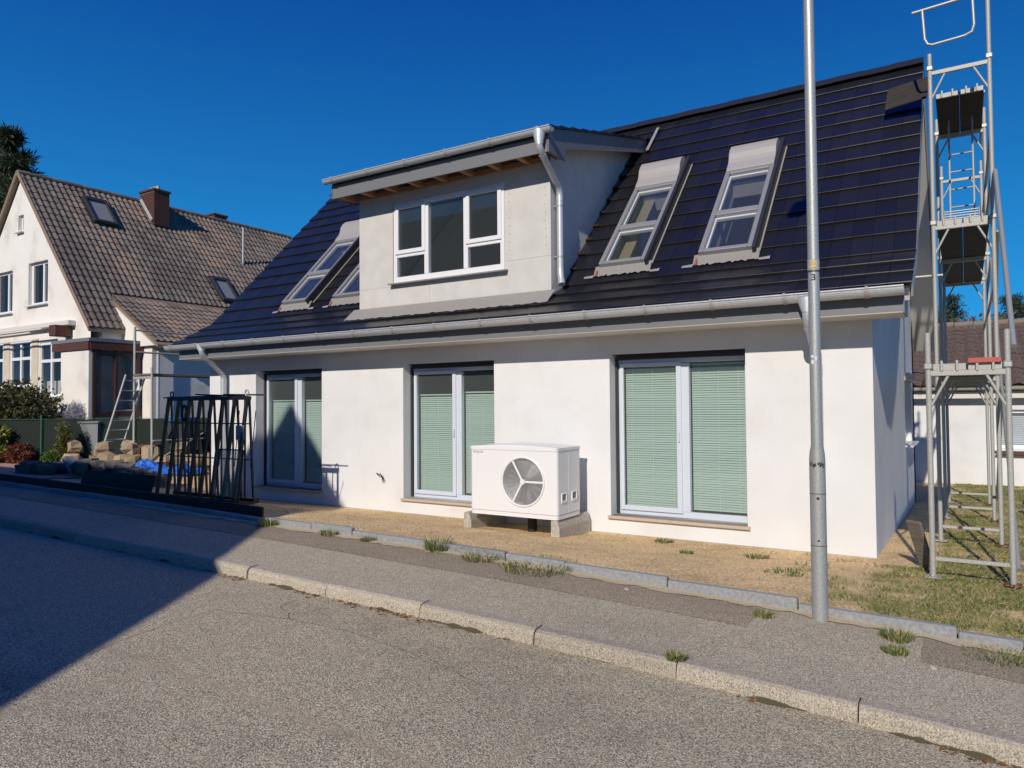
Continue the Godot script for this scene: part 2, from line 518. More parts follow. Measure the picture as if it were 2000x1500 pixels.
	for k in range(-22, 6):
		var x0 := 0.3 + k * 1.0
		var st := new_st()
		var prof := PackedVector2Array([Vector2(4.065, -0.2), Vector2(4.065, 0.0), Vector2(4.155, -0.004), Vector2(4.178, -0.016), Vector2(4.19, -0.04), Vector2(4.197, -0.1), Vector2(4.2, -0.2)])
		var gap := 0.003 + rng.randf() * 0.003
		var a := Vector3(x0 + gap, kerb_y(x0) + rng.randf_range(-0.006, 0.006) + 0.004, rng.randf_range(-0.006, 0.006))
		var b := Vector3(x0 + 1.0 - gap, kerb_y(x0 + 1.0) + rng.randf_range(-0.006, 0.006) + 0.004, a.z + rng.randf_range(-0.004, 0.004))
		for i in prof.size() - 1:
			var p := prof[i]
			var q := prof[i + 1]
			var n := Vector3(0, q.x - p.x, p.y - q.y).normalized()
			quad(st, a + Vector3(0, p.y, p.x), b + Vector3(0, p.y, p.x), b + Vector3(0, q.y, q.x), a + Vector3(0, q.y, q.x), n if n != Vector3.ZERO else Vector3.UP)
		for e in [[a, -1.0], [b, 1.0]]:
			for i in range(1, prof.size() - 1):
				tri(st, e[0] + Vector3(0, prof[0].y, prof[0].x), e[0] + Vector3(0, prof[i].y, prof[i].x), e[0] + Vector3(0, prof[i + 1].y, prof[i + 1].x), Vector3(e[1], 0, 0))
		part("kerb_stone", st, M.kerb[rng.randi() % 3], kerb)
	# moss and grit that has gathered along the foot of the kerb
	var moss := new_st()
	var mx := span(-9.0, 4.0, 0.03)
	for k in mx.size() - 1:
		var q := []
		for e in [[k, 0], [k + 1, 0], [k + 1, 1], [k, 1]]:
			var x: float = mx[e[0]]
			var wide := -0.01 + 0.09 * n_mid.get_noise_2d(x * 0.8, 17.0) + 0.03 * n_fine.get_noise_2d(x * 0.8, 5.0) + 0.02 * n_big.get_noise_2d(x * 2.0, 8.0)
			var z := 4.195 if e[1] == 0 else 4.2 + maxf(wide, 0.0)
			q.append(Vector3(x, road_y(x, z) + (clampf(wide * 0.5, 0.0, 0.02) if e[1] == 0 else 0.004), z))
		if q[2].z > 4.2005 or q[3].z > 4.2005:
			quad(moss, q[0], q[1], q[2], q[3], Vector3(0, 0.9, 0.3))
	part("kerb_moss", moss, M.moss, road)
	# yard: trodden soil beside the house, half grown over on the right
	var yard_tone := func(x: float, z: float) -> Color:
		var g := grass_at(x, z)
		var k := 0.92 + n_big.get_noise_2d(x * 1.3, z * 1.3) * 0.26 + n_mid.get_noise_2d(x * 1.5, z * 1.5) * 0.2 + n_fine.get_noise_2d(x, z) * 0.12
		return Color(k, k, k).lerp(Color(0.36, 0.47, 0.20), g * 0.8)
	var yard_up := func(x: float, z: float) -> float:
		var d := 0.012 * n_mid.get_noise_2d(x * 1.3, z * 1.3) + 0.005 * n_fine.get_noise_2d(x, z)
		if z > -0.12 and z < 0.12 and x < 0.2 and x > -11.4:
			d = 0.0
		return yard_y(x, z) + d
	structure("yard_soil", sheet(span(-13.4, 6.5, 0.1), span(-12.6, 0.0, 0.14) + span(0.08, 2.76, 0.08), yard_up, yard_tone), M.soil)
	# the red path on the far side of the lot
	structure("path", sheet(span(-40.0, -13.6, 0.8), span(-0.75, 2.7, 0.3), func(x: float, z: float) -> float: return lerpf(yard_y(x, z), 0.0, 0.0) + 0.004), M.path)

# ---------------------------------------------------------------- edging stones, tufts, lawn
func build_edging() -> void:
	var e := thing("stone_edging", "row of grey concrete edging stones stepping down along the pavement", "edging")
	rng.seed = 11
	# [x of left end, length, top above pavement]
	var x := -15.2
	var tops := {}
	while x < 0.95:
		var ln: float = 1.0 if x < -6.4 or x > -1.7 else ([0.62, 0.88, 0.8, 1.0, 0.95][rng.randi() % 5])
		if x + ln > 1.15:
			ln = 1.1 - x
		var up := 0.078 + rng.randf_range(-0.02, 0.02)
		if x < -6.4:
			up = 0.065
		var st := new_st()
		var y0 := pave_y(x, 2.8) + up
		var y1 := pave_y(x + ln, 2.8) + up * (1.0 if rng.randf() < 0.5 else 0.8)
		var ang := atan2(y1 - y0, ln) * (1.0 if x < -6.4 else 0.35)
		bbox(st, Vector3.ZERO, Vector3(ln - 0.008, 0.24, 0.065), 0.007)
		part("edging_stone", st, M.edging[0 if rng.randf() < 0.7 else 1], e, Vector3(x + ln * 0.5, (y0 + y1) * 0.5 - 0.12, 2.765 + rng.randf_range(-0.012, 0.012)), Basis(Vector3.BACK, ang) * Basis(Vector3.UP, rng.randf_range(-0.008, 0.008)))
		x += ln

func blade_mesh(n: int, tall: float, spread: float, seed_: int, thick: float, c0: Color, c1: Color, dry: float) -> ArrayMesh:
	var r := RandomNumberGenerator.new()
	r.seed = seed_
	var st := new_st()
	for k in n:
		var w := r.randf() * TAU
		var o := Vector3(cos(w), 0, sin(w)) * spread * sqrt(r.randf()) * 0.5
		var lean := Vector3(cos(w + r.randf_range(-0.8, 0.8)), 0, sin(w + r.randf_range(-0.8, 0.8))) * r.randf_range(0.2, 1.5)
		var h := tall * r.randf_range(0.3, 1.0)
		var side := Vector3(-sin(w), 0, cos(w)).rotated(Vector3.UP, r.randf() * 3.0) * thick
		var c := c0.lerp(c1, r.randf())
		if r.randf() < dry:
			c = Color(.34, .26, .12).lerp(Color(.48, .39, .22), r.randf())
		var p0 := o
		var p1 := o + (Vector3.UP + lean * 0.4).normalized() * h * 0.55
		var p2 := p1 + (Vector3.UP * 0.8 + lean * 1.3).normalized() * h * 0.45
		st.set_color(c)
		var nn := side.cross(p2 - p0).normalized()
		tri(st, p0 - side, p0 + side, p1 + side * 0.8, nn)
		tri(st, p0 - side, p1 + side * 0.8, p1 - side * 0.8, nn)
		tri(st, p1 - side * 0.8, p1 + side * 0.8, p2, nn)
	return st.commit()

func scatter(called: String, m: Material, mesh: Mesh, spots: Array, parent: Node) -> MultiMeshInstance3D:
	var mm := MultiMesh.new()
	mm.transform_format = MultiMesh.TRANSFORM_3D
	mm.use_colors = false
	mm.mesh = mesh
	mm.instance_count = spots.size()
	for k in spots.size():
		mm.set_instance_transform(k, spots[k])
	var o := MultiMeshInstance3D.new()
	o.name = called
	o.multimesh = mm
	o.material_override = m
	parent.add_child(o, true)
	return o

func build_greens() -> void:
	rng.seed = 21
	var green0 := Color(.075, .115, .024)
	var green1 := Color(.16, .205, .055)
	var green := []
	var straw := []
	while green.size() < 12000:
		var x := rng.randf_range(-2.6, 5.5)
		var z := rng.randf_range(-12.0, 2.66)
		if z > 2.0 and x < -0.5: continue
		if x < 0.03 and z < 0.02: continue
		var near := 1.0 if z > -3.0 else 0.6
		var g := grass_at(x, z)
		if rng.randf() < g * near:
			var s := rng.randf_range(0.6, 1.25)
			green.append(Transform3D(Basis(Vector3.UP, rng.randf() * TAU).scaled(Vector3(s, s * rng.randf_range(0.7, 1.2), s)), Vector3(x, yard_y(x, z) - 0.004, z)))
	while straw.size() < 1900:
		var x := rng.randf_range(-1.0, 4.0)
		var z := rng.randf_range(-7.0, 2.66)
		if x < 0.03 and z < 0.02: continue
		var g := grass_at(x, z)
		if rng.randf() < clampf(g * 0.5 + 0.10, 0.0, 1.0) * (1.0 if x > 0.0 else 0.35):
			var s := rng.randf_range(0.6, 1.3)
			var bs := Basis(Vector3.UP, rng.randf() * TAU) * Basis(Vector3.RIGHT, rng.randf_range(0.5, 1.35))
			straw.append(Transform3D(bs.scaled(Vector3(s, s, s)), Vector3(x, yard_y(x, z) + 0.006, z)))
	var a := scatter("lawn_grass", M.straw, blade_mesh(12, 0.045, 0.11, 5, 0.0024, green0, green1, 0.10), green, self)
	a.material_override = M.leaf
	tag(a, "short patchy green grass in the side yard under the scaffold", "grass")
	stuff(a)
	var b := scatter("dry_grass", M.straw, blade_mesh(4, 0.085, 0.10, 6, 0.0013, Color(.40, .32, .17), Color(.55, .46, .29), 0.0), straw, self)
	tag(b, "flattened straw coloured dry grass in the side yard", "dry grass")
	stuff(b)
	# single tufts and weeds
	var spots := [[-6.05, 2.85, 0.13, 0.24, "small green grass tuft at the joint of the edging by the shadow edge"], [-5.05, 2.85, 0.09, 0.22, "low yellowish grass tuft in front of a stepped edging stone"], [-4.5, 2.84, 0.07, 0.18, "tiny grass tuft at the end of a stepped edging stone"],
		[-3.62, 2.79, 0.18, 0.26, "tall green grass tuft bulging over the edging before the heat pump"], [-3.05, 2.83, 0.085, 0.4, "half dry grass tuft on the edging in front of the heat pump"], [-2.45, 2.83, 0.10, 0.7, "wide bushy grass tuft growing over the edging right of the heat pump"],
		[-0.45, 3.04, 0.05, 0.16, "small weed in the pavement where the dark trench patch ends"], [0.40, 3.0, 0.08, 0.2, "thick green weed in the pavement beside the lamp post joint"], [0.41, 3.26, 0.05, 0.16, "tail of green weed running out onto the pavement"], [-0.72, 4.13, 0.06, 0.12, "tiny weed sprouting from a kerb joint"], [0.95, 2.95, 0.05, 0.4, "mossy dry weed along the end of the edging"]]
	var idx := 0
	for s in spots:
		idx += 1
		var mesh := blade_mesh(int(150 + s[3] * 620), s[2], s[3], 200 + idx, 0.0032, green0, green1 * 1.1, 0.10 if s[2] > 0.1 else 0.25)
		var y := pave_y(s[0], s[1])
		single("grass_tuft", mesh, M.leaf, s[4], "grass tuft", Vector3(s[0], y, s[1]), "weeds along the edging and pavement")
	var herb := [[-2.22, 0.28, 0.22, "broad green weed on the bare soil below the wide window"], [-1.06, 0.7, 0.26, "green weed patch on the bare soil close to the wall"], [-0.61, 1.6, 0.34, "sprawling green weed patch on the soil behind the lamp post"], [-1.7, 1.02, 0.14, "small weed between the window sill and the edging"]]
	for h in herb:
		idx += 1
		var mesh := blade_mesh(130, 0.05, h[2], 300 + idx, 0.006, green0 * 0.9, green1, 0.1)
		single("weed", mesh, M.leaf, h[3], "weed", Vector3(h[0], yard_y(h[0], h[1]), h[1]), "weeds on the bare soil")
	for d in [[0.75, 0.2, "yellow dandelion by the front scaffold frame"], [1.11, -0.3, "yellow dandelion deeper under the scaffold"]]:
		var t := thing("dandelion", d[2], "flower", Vector3(d[0], yard_y(d[0], d[1]), d[1]), "dandelions under the scaffold")
		var st := new_st()
		tube(st, [Vector3.ZERO, Vector3(0.005, 0.05, 0), Vector3(0.01, 0.085, 0.004)], 0.003, 5)
		part("stem", st, M.fence_green, t)
		st = new_st()
		for k in 18:
			var w := TAU * k / 18.0
			var u := Vector3(cos(w), 0.25, sin(w))
			var sd := Vector3(-sin(w), 0, cos(w)) * 0.005
			var c := Vector3(0.01, 0.087, 0.004)
			quad(st, c - sd, c + sd, c + u * 0.022 + sd, c + u * 0.022 - sd, Vector3.UP)
		part("blossom", st, M.yellow, t)
	for q in [[-1.52, 3.02, 0.04, M.concrete, "pale plaster crumb on the pavement by a short steel pin"], [-2.25, 3.0, 0.06, M.rubble, "dark stone chip lying on the trench patch"], [0.62, 3.42, 0.035, M.concrete, "pale mortar flake on the pavement past the lamp post"], [-6.7, 3.25, 0.03, M.concrete, "pale chip on the shaded pavement"]]:
		single("loose_chip", rock(Vector3(q[2], q[2] * 0.5, q[2] * 0.6), 500 + int(q[2] * 1000.0)), q[3], q[4], "chip", Vector3(q[0], pave_y(q[0], q[1]) + 0.008, q[1]))
	# litter of dry leaves in the gutter of the kerb
	var leaves := []
	for k in 420:
		var x := rng.randf_range(-5.2, 1.4)
		if n_mid.get_noise_2d(x * 0.7, 3.0) < 0.05: continue
		var z := 4.2 + absf(rng.randfn(0.0, 0.05)) + 0.008
		var s := rng.randf_range(0.5, 1.2)
		leaves.append(Transform3D(Basis.from_euler(Vector3(rng.randf_range(-0.4, 0.4), rng.randf() * TAU, rng.randf_range(-0.4, 0.4))).scaled(Vector3(s, s, s)), Vector3(x, road_y(x, z) + 0.006, z)))
	var lf := new_st()
	lf.set_color(Color(.20, .095, .04))
	quad(lf, Vector3(-.018, 0, -.008), Vector3(0, .004, -.011), Vector3(.018, 0, .006), Vector3(-.002, -.003, .012), Vector3.UP)
	lf.set_color(Color(.30, .19, .09))
	quad(lf, Vector3(.02, .001, .01), Vector3(.03, .004, .013), Vector3(.036, 0, .026), Vector3(.018, -.003, .02), Vector3.UP)
	var lo := scatter("dry_leaves", M.straw, lf.commit(), leaves, self)
	tag(lo, "brown dry leaves and crumbs lying in the kerb gutter", "leaves")
	stuff(lo)
	# pebbles on the soil
	var peb := []
	for k in 1500:
		var x := rng.randf_range(-7.5, 1.0)
		var z := rng.randf_range(0.05, 2.7)
		var s := rng.randf_range(0.3, 1.0) * (1.9 if rng.randf() < 0.06 else 1.0)
		peb.append(Transform3D(Basis.from_euler(Vector3(rng.randf() * 3.0, rng.randf() * 6.0, 0)).scaled(Vector3(s, s * 0.7, s)), Vector3(x, yard_y(x, z) + 0.004, z)))
	var pm := new_st()
	pm.set_color(Color(.34, .27, .19))
	bbox(pm, Vector3.ZERO, Vector3(0.02, 0.014, 0.016), 0.005)
	var po := scatter("pebbles", M.straw, pm.commit(), peb, self)
	tag(po, "small pebbles scattered over the bare soil strip", "pebbles")
	stuff(po)

# ---------------------------------------------------------------- the house
# wall in the plane u-y with rectangular holes [u0,u1,y0,y1]; o origin, u axis, n outward, thick inward; top(u) gives the height
func wall(st: SurfaceTool, o: Vector3, u: Vector3, n: Vector3, u0: float, u1: float, y0: float, y1: float, thick: float, holes: Array, v := Vector3.UP) -> void:
	var us := [u0, u1]
	var ys := [y0, y1]
	for h in holes:
		us.append_array([h[0], h[1]]); ys.append_array([h[2], h[3]])
	us.sort(); ys.sort()
	var back := -n * thick
	var P := func(a: float, b: float) -> Vector3: return o + u * a + v * b
	for i in us.size() - 1:
		for j in ys.size() - 1:
			if us[i + 1] - us[i] < 1e-5 or ys[j + 1] - ys[j] < 1e-5: continue
			var mu: float = (us[i] + us[i + 1]) * 0.5
			var my: float = (ys[j] + ys[j + 1]) * 0.5
			var open := false
			for h in holes:
				if mu > h[0] and mu < h[1] and my > h[2] and my < h[3]: open = true
			if open: continue
			var q := [P.call(us[i], ys[j]), P.call(us[i + 1], ys[j]), P.call(us[i + 1], ys[j + 1]), P.call(us[i], ys[j + 1])]
			quad(st, q[0], q[1], q[2], q[3], n)
			quad(st, q[0] + back, q[1] + back, q[2] + back, q[3] + back, -n)
	for h in holes:
		var c := [P.call(h[0], h[2]), P.call(h[1], h[2]), P.call(h[1], h[3]), P.call(h[0], h[3])]
		var ns := [v, -u, -v, u]
		for k in 4:
			quad(st, c[k], c[(k + 1) % 4], c[(k + 1) % 4] + back, c[k] + back, ns[k])
	var e := [P.call(u0, y0), P.call(u1, y0), P.call(u1, y1), P.call(u0, y1)]
	var es := [-v, u, v, -u]
	for k in 4:
		quad(st, e[k], e[(k + 1) % 4], e[(k + 1) % 4] + back, e[k] + back, es[k])

# rectangle of bars: outer size w,h; bar widths l,r,b,t; depth d; centre of outer rect at origin, bars in local x-y, towards +z
func bar_frame(st: SurfaceTool, at: Vector3, w: float, h: float, l: float, r: float, b: float, t: float, d: float, e := 0.004, bs := Basis.IDENTITY) -> void:
	bbox(st, at + bs * Vector3(-w / 2 + l / 2, 0, 0), Vector3(l, h, d), e, bs)
	bbox(st, at + bs * Vector3(w / 2 - r / 2, 0, 0), Vector3(r, h, d), e, bs)
	bbox(st, at + bs * Vector3((l - r) / 2, -h / 2 + b / 2, 0), Vector3(w - l - r, b, d - 0.002), e, bs)
	bbox(st, at + bs * Vector3((l - r) / 2, h / 2 - t / 2, 0), Vector3(w - l - r, t, d - 0.002), e, bs)

func pane(st: SurfaceTool, at: Vector3, w: float, h: float, bs := Basis.IDENTITY) -> void:
	quad(st, at + bs * Vector3(-w / 2, -h / 2, 0), at + bs * Vector3(w / 2, -h / 2, 0), at + bs * Vector3(w / 2, h / 2, 0), at + bs * Vector3(-w / 2, h / 2, 0), bs.z)

func french_window(house: Node3D, x0: float, x1: float, tops: Array, label: String) -> void:
	var w := x1 - x0
	var cx := (x0 + x1) * 0.5
	var split := x0 + w * 0.535
	var zf := -0.25
	var st := new_st()
	bar_frame(st, Vector3(cx, 1.0, zf), w - 0.004, 1.996, 0.075, 0.06, 0.075, 0.075, 0.07)
	bbox(st, Vector3(split, 0.998, zf + 0.002), Vector3(0.105, 1.84, 0.074), 0.004)
	var fw := part("french_window", st, M.alu_white, house)
	fw.set_meta("label", label)
	st = new_st()       # opening leaf stands proud of the frame
	var lw := split - 0.04 - (x0 + 0.055)
	bar_frame(st, Vector3(x0 + 0.055 + lw / 2, 0.995, zf + 0.042), lw, 1.88, 0.05, 0.065, 0.06, 0.05, 0.034)
	part("opening_leaf", st, M.alu_white, fw)
	st = new_st()
	pane(st, Vector3((x0 + 0.1 + split - 0.1) / 2, 0.985, zf + 0.03), split - 0.2 - x0, 1.77)
	part("glass_pane", st, M.glass, fw)
	st = new_st()
	pane(st, Vector3((split + 0.05 + x1 - 0.05) / 2, 0.99, zf + 0.012), x1 - split - 0.1, 1.84)
	part("glass_pane", st, M.glass, fw)
	st = new_st()       # dark shutter guides and the slot they run up into
	for x in [x0 + 0.018, x1 - 0.018]:
		bbox(st, Vector3(x, 1.0, zf + 0.058), Vector3(0.032, 1.99, 0.045), 0.004)
	bbox(st, Vector3(cx, 2.012, zf + 0.055), Vector3(w - 0.08, 0.07, 0.05), 0.004)
	part("shutter_guide", st, M.anthra, fw)
	st = new_st()
	bbox(st, Vector3(cx, 2.045, zf + 0.1), Vector3(w - 0.02, 0.004, 0.12), 0.001)
	part("lintel_slot", st, M.anthra, fw)
	st = new_st()
	bbox(st, Vector3(cx, -0.018, -0.085), Vector3(w + 0.06, 0.036, 0.26), 0.004)
	part("window_sill", st, M.sill, fw)
	st = new_st()       # small grip
	bbox(st, Vector3(split - 0.07, 1.0, zf + 0.075), Vector3(0.02, 0.12, 0.02), 0.004)
	part("handle", st, M.alu_white, fw)
	# blinds hang just behind each pane
	var leaf := [[x0 + 0.09, split - 0.07, tops[0]], [split + 0.06, x1 - 0.06, tops[1]]]
	for b in leaf:
		var bl := Node3D.new()
		bl.name = "window_blind"
		house.add_child(bl, true)
		var bw: float = b[1] - b[0]
		var key := "slat%.3f" % bw
		if not cache.has(key):
			st = new_st()
			var c := 0.012
			var pts := [Vector2(-0.0155, -0.003), Vector2(-0.006, 0.002), Vector2(0.006, 0.002), Vector2(0.0155, -0.003)]
			for k in 3:
				for s in [0.0, -0.0008]:
					quad(st, Vector3(-bw / 2, pts[k].y + s, pts[k].x), Vector3(bw / 2, pts[k].y + s, pts[k].x), Vector3(bw / 2, pts[k + 1].y + s, pts[k + 1].x), Vector3(-bw / 2, pts[k + 1].y + s, pts[k + 1].x), Vector3.UP)
			cache[key] = st.commit()
		var y: float = 0.115
		var n := 0
		while y < b[2]:
			part("slat", cache[key], M.blind, bl, Vector3((b[0] + b[1]) / 2, y, -0.315 + sin(n * 1.7 + x0) * 0.0012), Basis(Vector3.RIGHT, 1.0 + 0.05 * sin(n * 2.3) + 0.04 * sin(n * 0.37 + x0)) * Basis(Vector3.BACK, 0.0016 * sin(n * 1.1 + x0)))
			y += 0.0295
			n += 1
		st = new_st()
		bbox(st, Vector3((b[0] + b[1]) / 2, minf(y + 0.012, 1.9), -0.315), Vector3(bw, 0.022, 0.03), 0.003)
		part("head_rail", st, M.blind, bl)
		st = new_st()
		for f in [0.14, 0.5, 0.86]:
			bbox(st, Vector3(lerpf(b[0], b[1], f), (y + 0.1) / 2, -0.2915), Vector3(0.0025, y - 0.1, 0.0012), 0.0003)
		part("ladder_cord", st, M.pvc, bl)

func slope_basis() -> Basis:      # x along the eaves, y out of the roof, z down the slope
	return Basis(Vector3.RIGHT, Vector3(0, cos(PITCH), sin(PITCH)), Vector3(0, -sin(PITCH), cos(PITCH)))

func kick_basis() -> Basis:
	return Basis(Vector3.RIGHT, Vector3(0, cos(KICK), sin(KICK)), Vector3(0, -sin(KICK), cos(KICK)))

# point on the roof: s metres up the slope from the kick line, negative below it
func on_roof(x: float, s: float, up := 0.0) -> Vector3:
	var b := slope_basis() if s >= 0.0 else kick_basis()
	return Vector3(x, KICK_Y, KICK_Z) - b.z * s + b.y * up

# point on the roof beside a skylight, s counted as for a skylight that starts at 0.8
func at_sky(x: float, s: float, up := 0.0) -> Vector3:
	return on_roof(x, 0.27 + (s - 0.8) * 0.957, up)

func flat_tile(w: float, ln: float) -> ArrayMesh:
	var st := new_st()
	var h := w * 0.5 - 0.0016
	# side profile (z down-slope, y up), lower end lifted onto the tile below
	var pr := [Vector2(-ln, 0.0), Vector2(-0.006, 0.032), Vector2(0.0, 0.026), Vector2(-0.003, 0.004), Vector2(-ln, -0.014)]
	for k in pr.size():
		var a: Vector2 = pr[k]
		var b: Vector2 = pr[(k + 1) % pr.size()]
		var n := Vector3(0, b.x - a.x, a.y - b.y).normalized()
		quad(st, Vector3(-h, a.y, a.x), Vector3(h, a.y, a.x), Vector3(h, b.y, b.x), Vector3(-h, b.y, b.x), n)
	for s in [-1.0, 1.0]:
		for k in range(1, pr.size() - 1):
			tri(st, Vector3(s * h, pr[0].y, pr[0].x), Vector3(s * h, pr[k].y, pr[k].x), Vector3(s * h, pr[k + 1].y, pr[k + 1].x), Vector3(s, 0, 0))
	return st.commit()

# lays meshes at transforms under `parent`: the 300 nearest the street as single parts, the rest as one part
func lay(parent: Node3D, called: String, mesh: Mesh, mats: Array, spots: Array, limit := 300) -> void:
	spots.sort_custom(func(a, b): return a[0].origin.distance_squared_to(EYE) < b[0].origin.distance_squared_to(EYE))
	var inv := parent.global_transform.affine_inverse() if parent.is_inside_tree() else Transform3D.IDENTITY
	for k in mini(limit, spots.size()):
		var t: Transform3D = inv * spots[k][0]
		part(called, mesh, mats[spots[k][1]], parent, t.origin, t.basis)
	if spots.size() <= limit: return
	var am := ArrayMesh.new()
	for v in mats.size():
		var st := new_st()
		var any := false
		for k in range(limit, spots.size()):
			if spots[k][1] == v:
				st.append_from(mesh, 0, inv * spots[k][0])
				any = true
		if any:
			st.commit(am)
			am.surface_set_material(am.get_surface_count() - 1, mats[v])
	var o := MeshInstance3D.new()
	o.name = "far_" + called + "s"
	o.mesh = am
	parent.add_child(o, true)
	stuff(o)

func half_gutter(st: SurfaceTool, x0: float, x1: float, y: float, z: float, r: float) -> void:
	var n := 12
	for k in n:
		var a := PI + PI * k / n
		var b := PI + PI * (k + 1) / n
		for rr in [[r, 1.0], [r - 0.004, -1.0]]:
			var A := Vector3(0, sin(a), cos(a))
			var B := Vector3(0, sin(b), cos(b))
			var pts := [Vector3(x0, y, z) + A * rr[0], Vector3(x1, y, z) + A * rr[0], Vector3(x1, y, z) + B * rr[0], Vector3(x0, y, z) + B * rr[0]]
			quad(st, pts[0], pts[1], pts[2], pts[3], (A + B).normalized() * rr[1])
	for x in [x0, x1]:
		for k in n:
			var a := PI + PI * k / n
			var b := PI + PI * (k + 1) / n
			tri(st, Vector3(x, y, z), Vector3(x, y + sin(a) * r, z + cos(a) * r), Vector3(x, y + sin(b) * r, z + cos(b) * r), Vector3(signf(x - (x0 + x1) / 2), 0, 0))
	tube(st, [Vector3(x0, y + 0.004, z + r), Vector3(x1, y + 0.004, z + r)], 0.0105, 8)

func gutter(house: Node3D, x0: float, x1: float, y: float, z: float, r: float, step: float) -> void:
	var st := new_st()
	half_gutter(st, x0, x1, y, z, r)
	var g := part("gutter", st, M.zinc, house)
	var x := x0 + 0.18
	while x < x1:
		st = new_st()
		for k in 10:
			var a := PI + PI * k / 10.0
			var b := PI + PI * (k + 1) / 10.0
			var A := Vector3(0, sin(a), cos(a)) * (r + 0.008)
			var B := Vector3(0, sin(b), cos(b)) * (r + 0.008)
			quad(st, Vector3(x - 0.02, y, z) + A, Vector3(x + 0.02, y, z) + A, Vector3(x + 0.02, y, z) + B, Vector3(x - 0.02, y, z) + B, (A + B).normalized())
		bbox(st, Vector3(x, y + 0.008, z + r), Vector3(0.028, 0.028, 0.03), 0.004)
		part("gutter_bracket", st, M.sky_box, g)
		x += step

func downpipe(house: Node3D, pts: Array, r: float, funnel: Vector3) -> MeshInstance3D:
	var st := new_st()
	# round off the bends
	var path := [pts[0]]
	for k in range(1, pts.size() - 1):
		var a: Vector3 = pts[k] + (pts[k - 1] - pts[k]).limit_length(0.09)
		var b: Vector3 = pts[k] + (pts[k + 1] - pts[k]).limit_length(0.09)
		for i in 6:
			var t := i / 5.0
			path.append(a.lerp(pts[k], t).lerp(pts[k].lerp(b, t), t))
	path.append(pts[-1])
	var clean := []
	for p in path:
		if clean.is_empty() or clean[-1].distance_to(p) > 0.004:
			clean.append(p)
	tube(st, clean, r, 16, false)
	var p := part("downpipe", st, M.zinc, house)
	st = new_st()
	tube(st, [funnel, funnel - Vector3(0, 0.05, 0), pts[0] - Vector3(0, 0.02, 0)], [r * 1.95, r * 1.7, r * 1.04], 16, false)
	part("outlet_funnel", st, M.zinc, p)
	st = new_st()
	for k in range(1, pts.size() - 1):
		var d: Vector3 = (pts[k + 1] - pts[k]).normalized()
		tube(st, [pts[k] + d * 0.1, pts[k] + d * 0.16], r * 1.07, 16)
	part("socket", st, M.zinc, p)
	return p

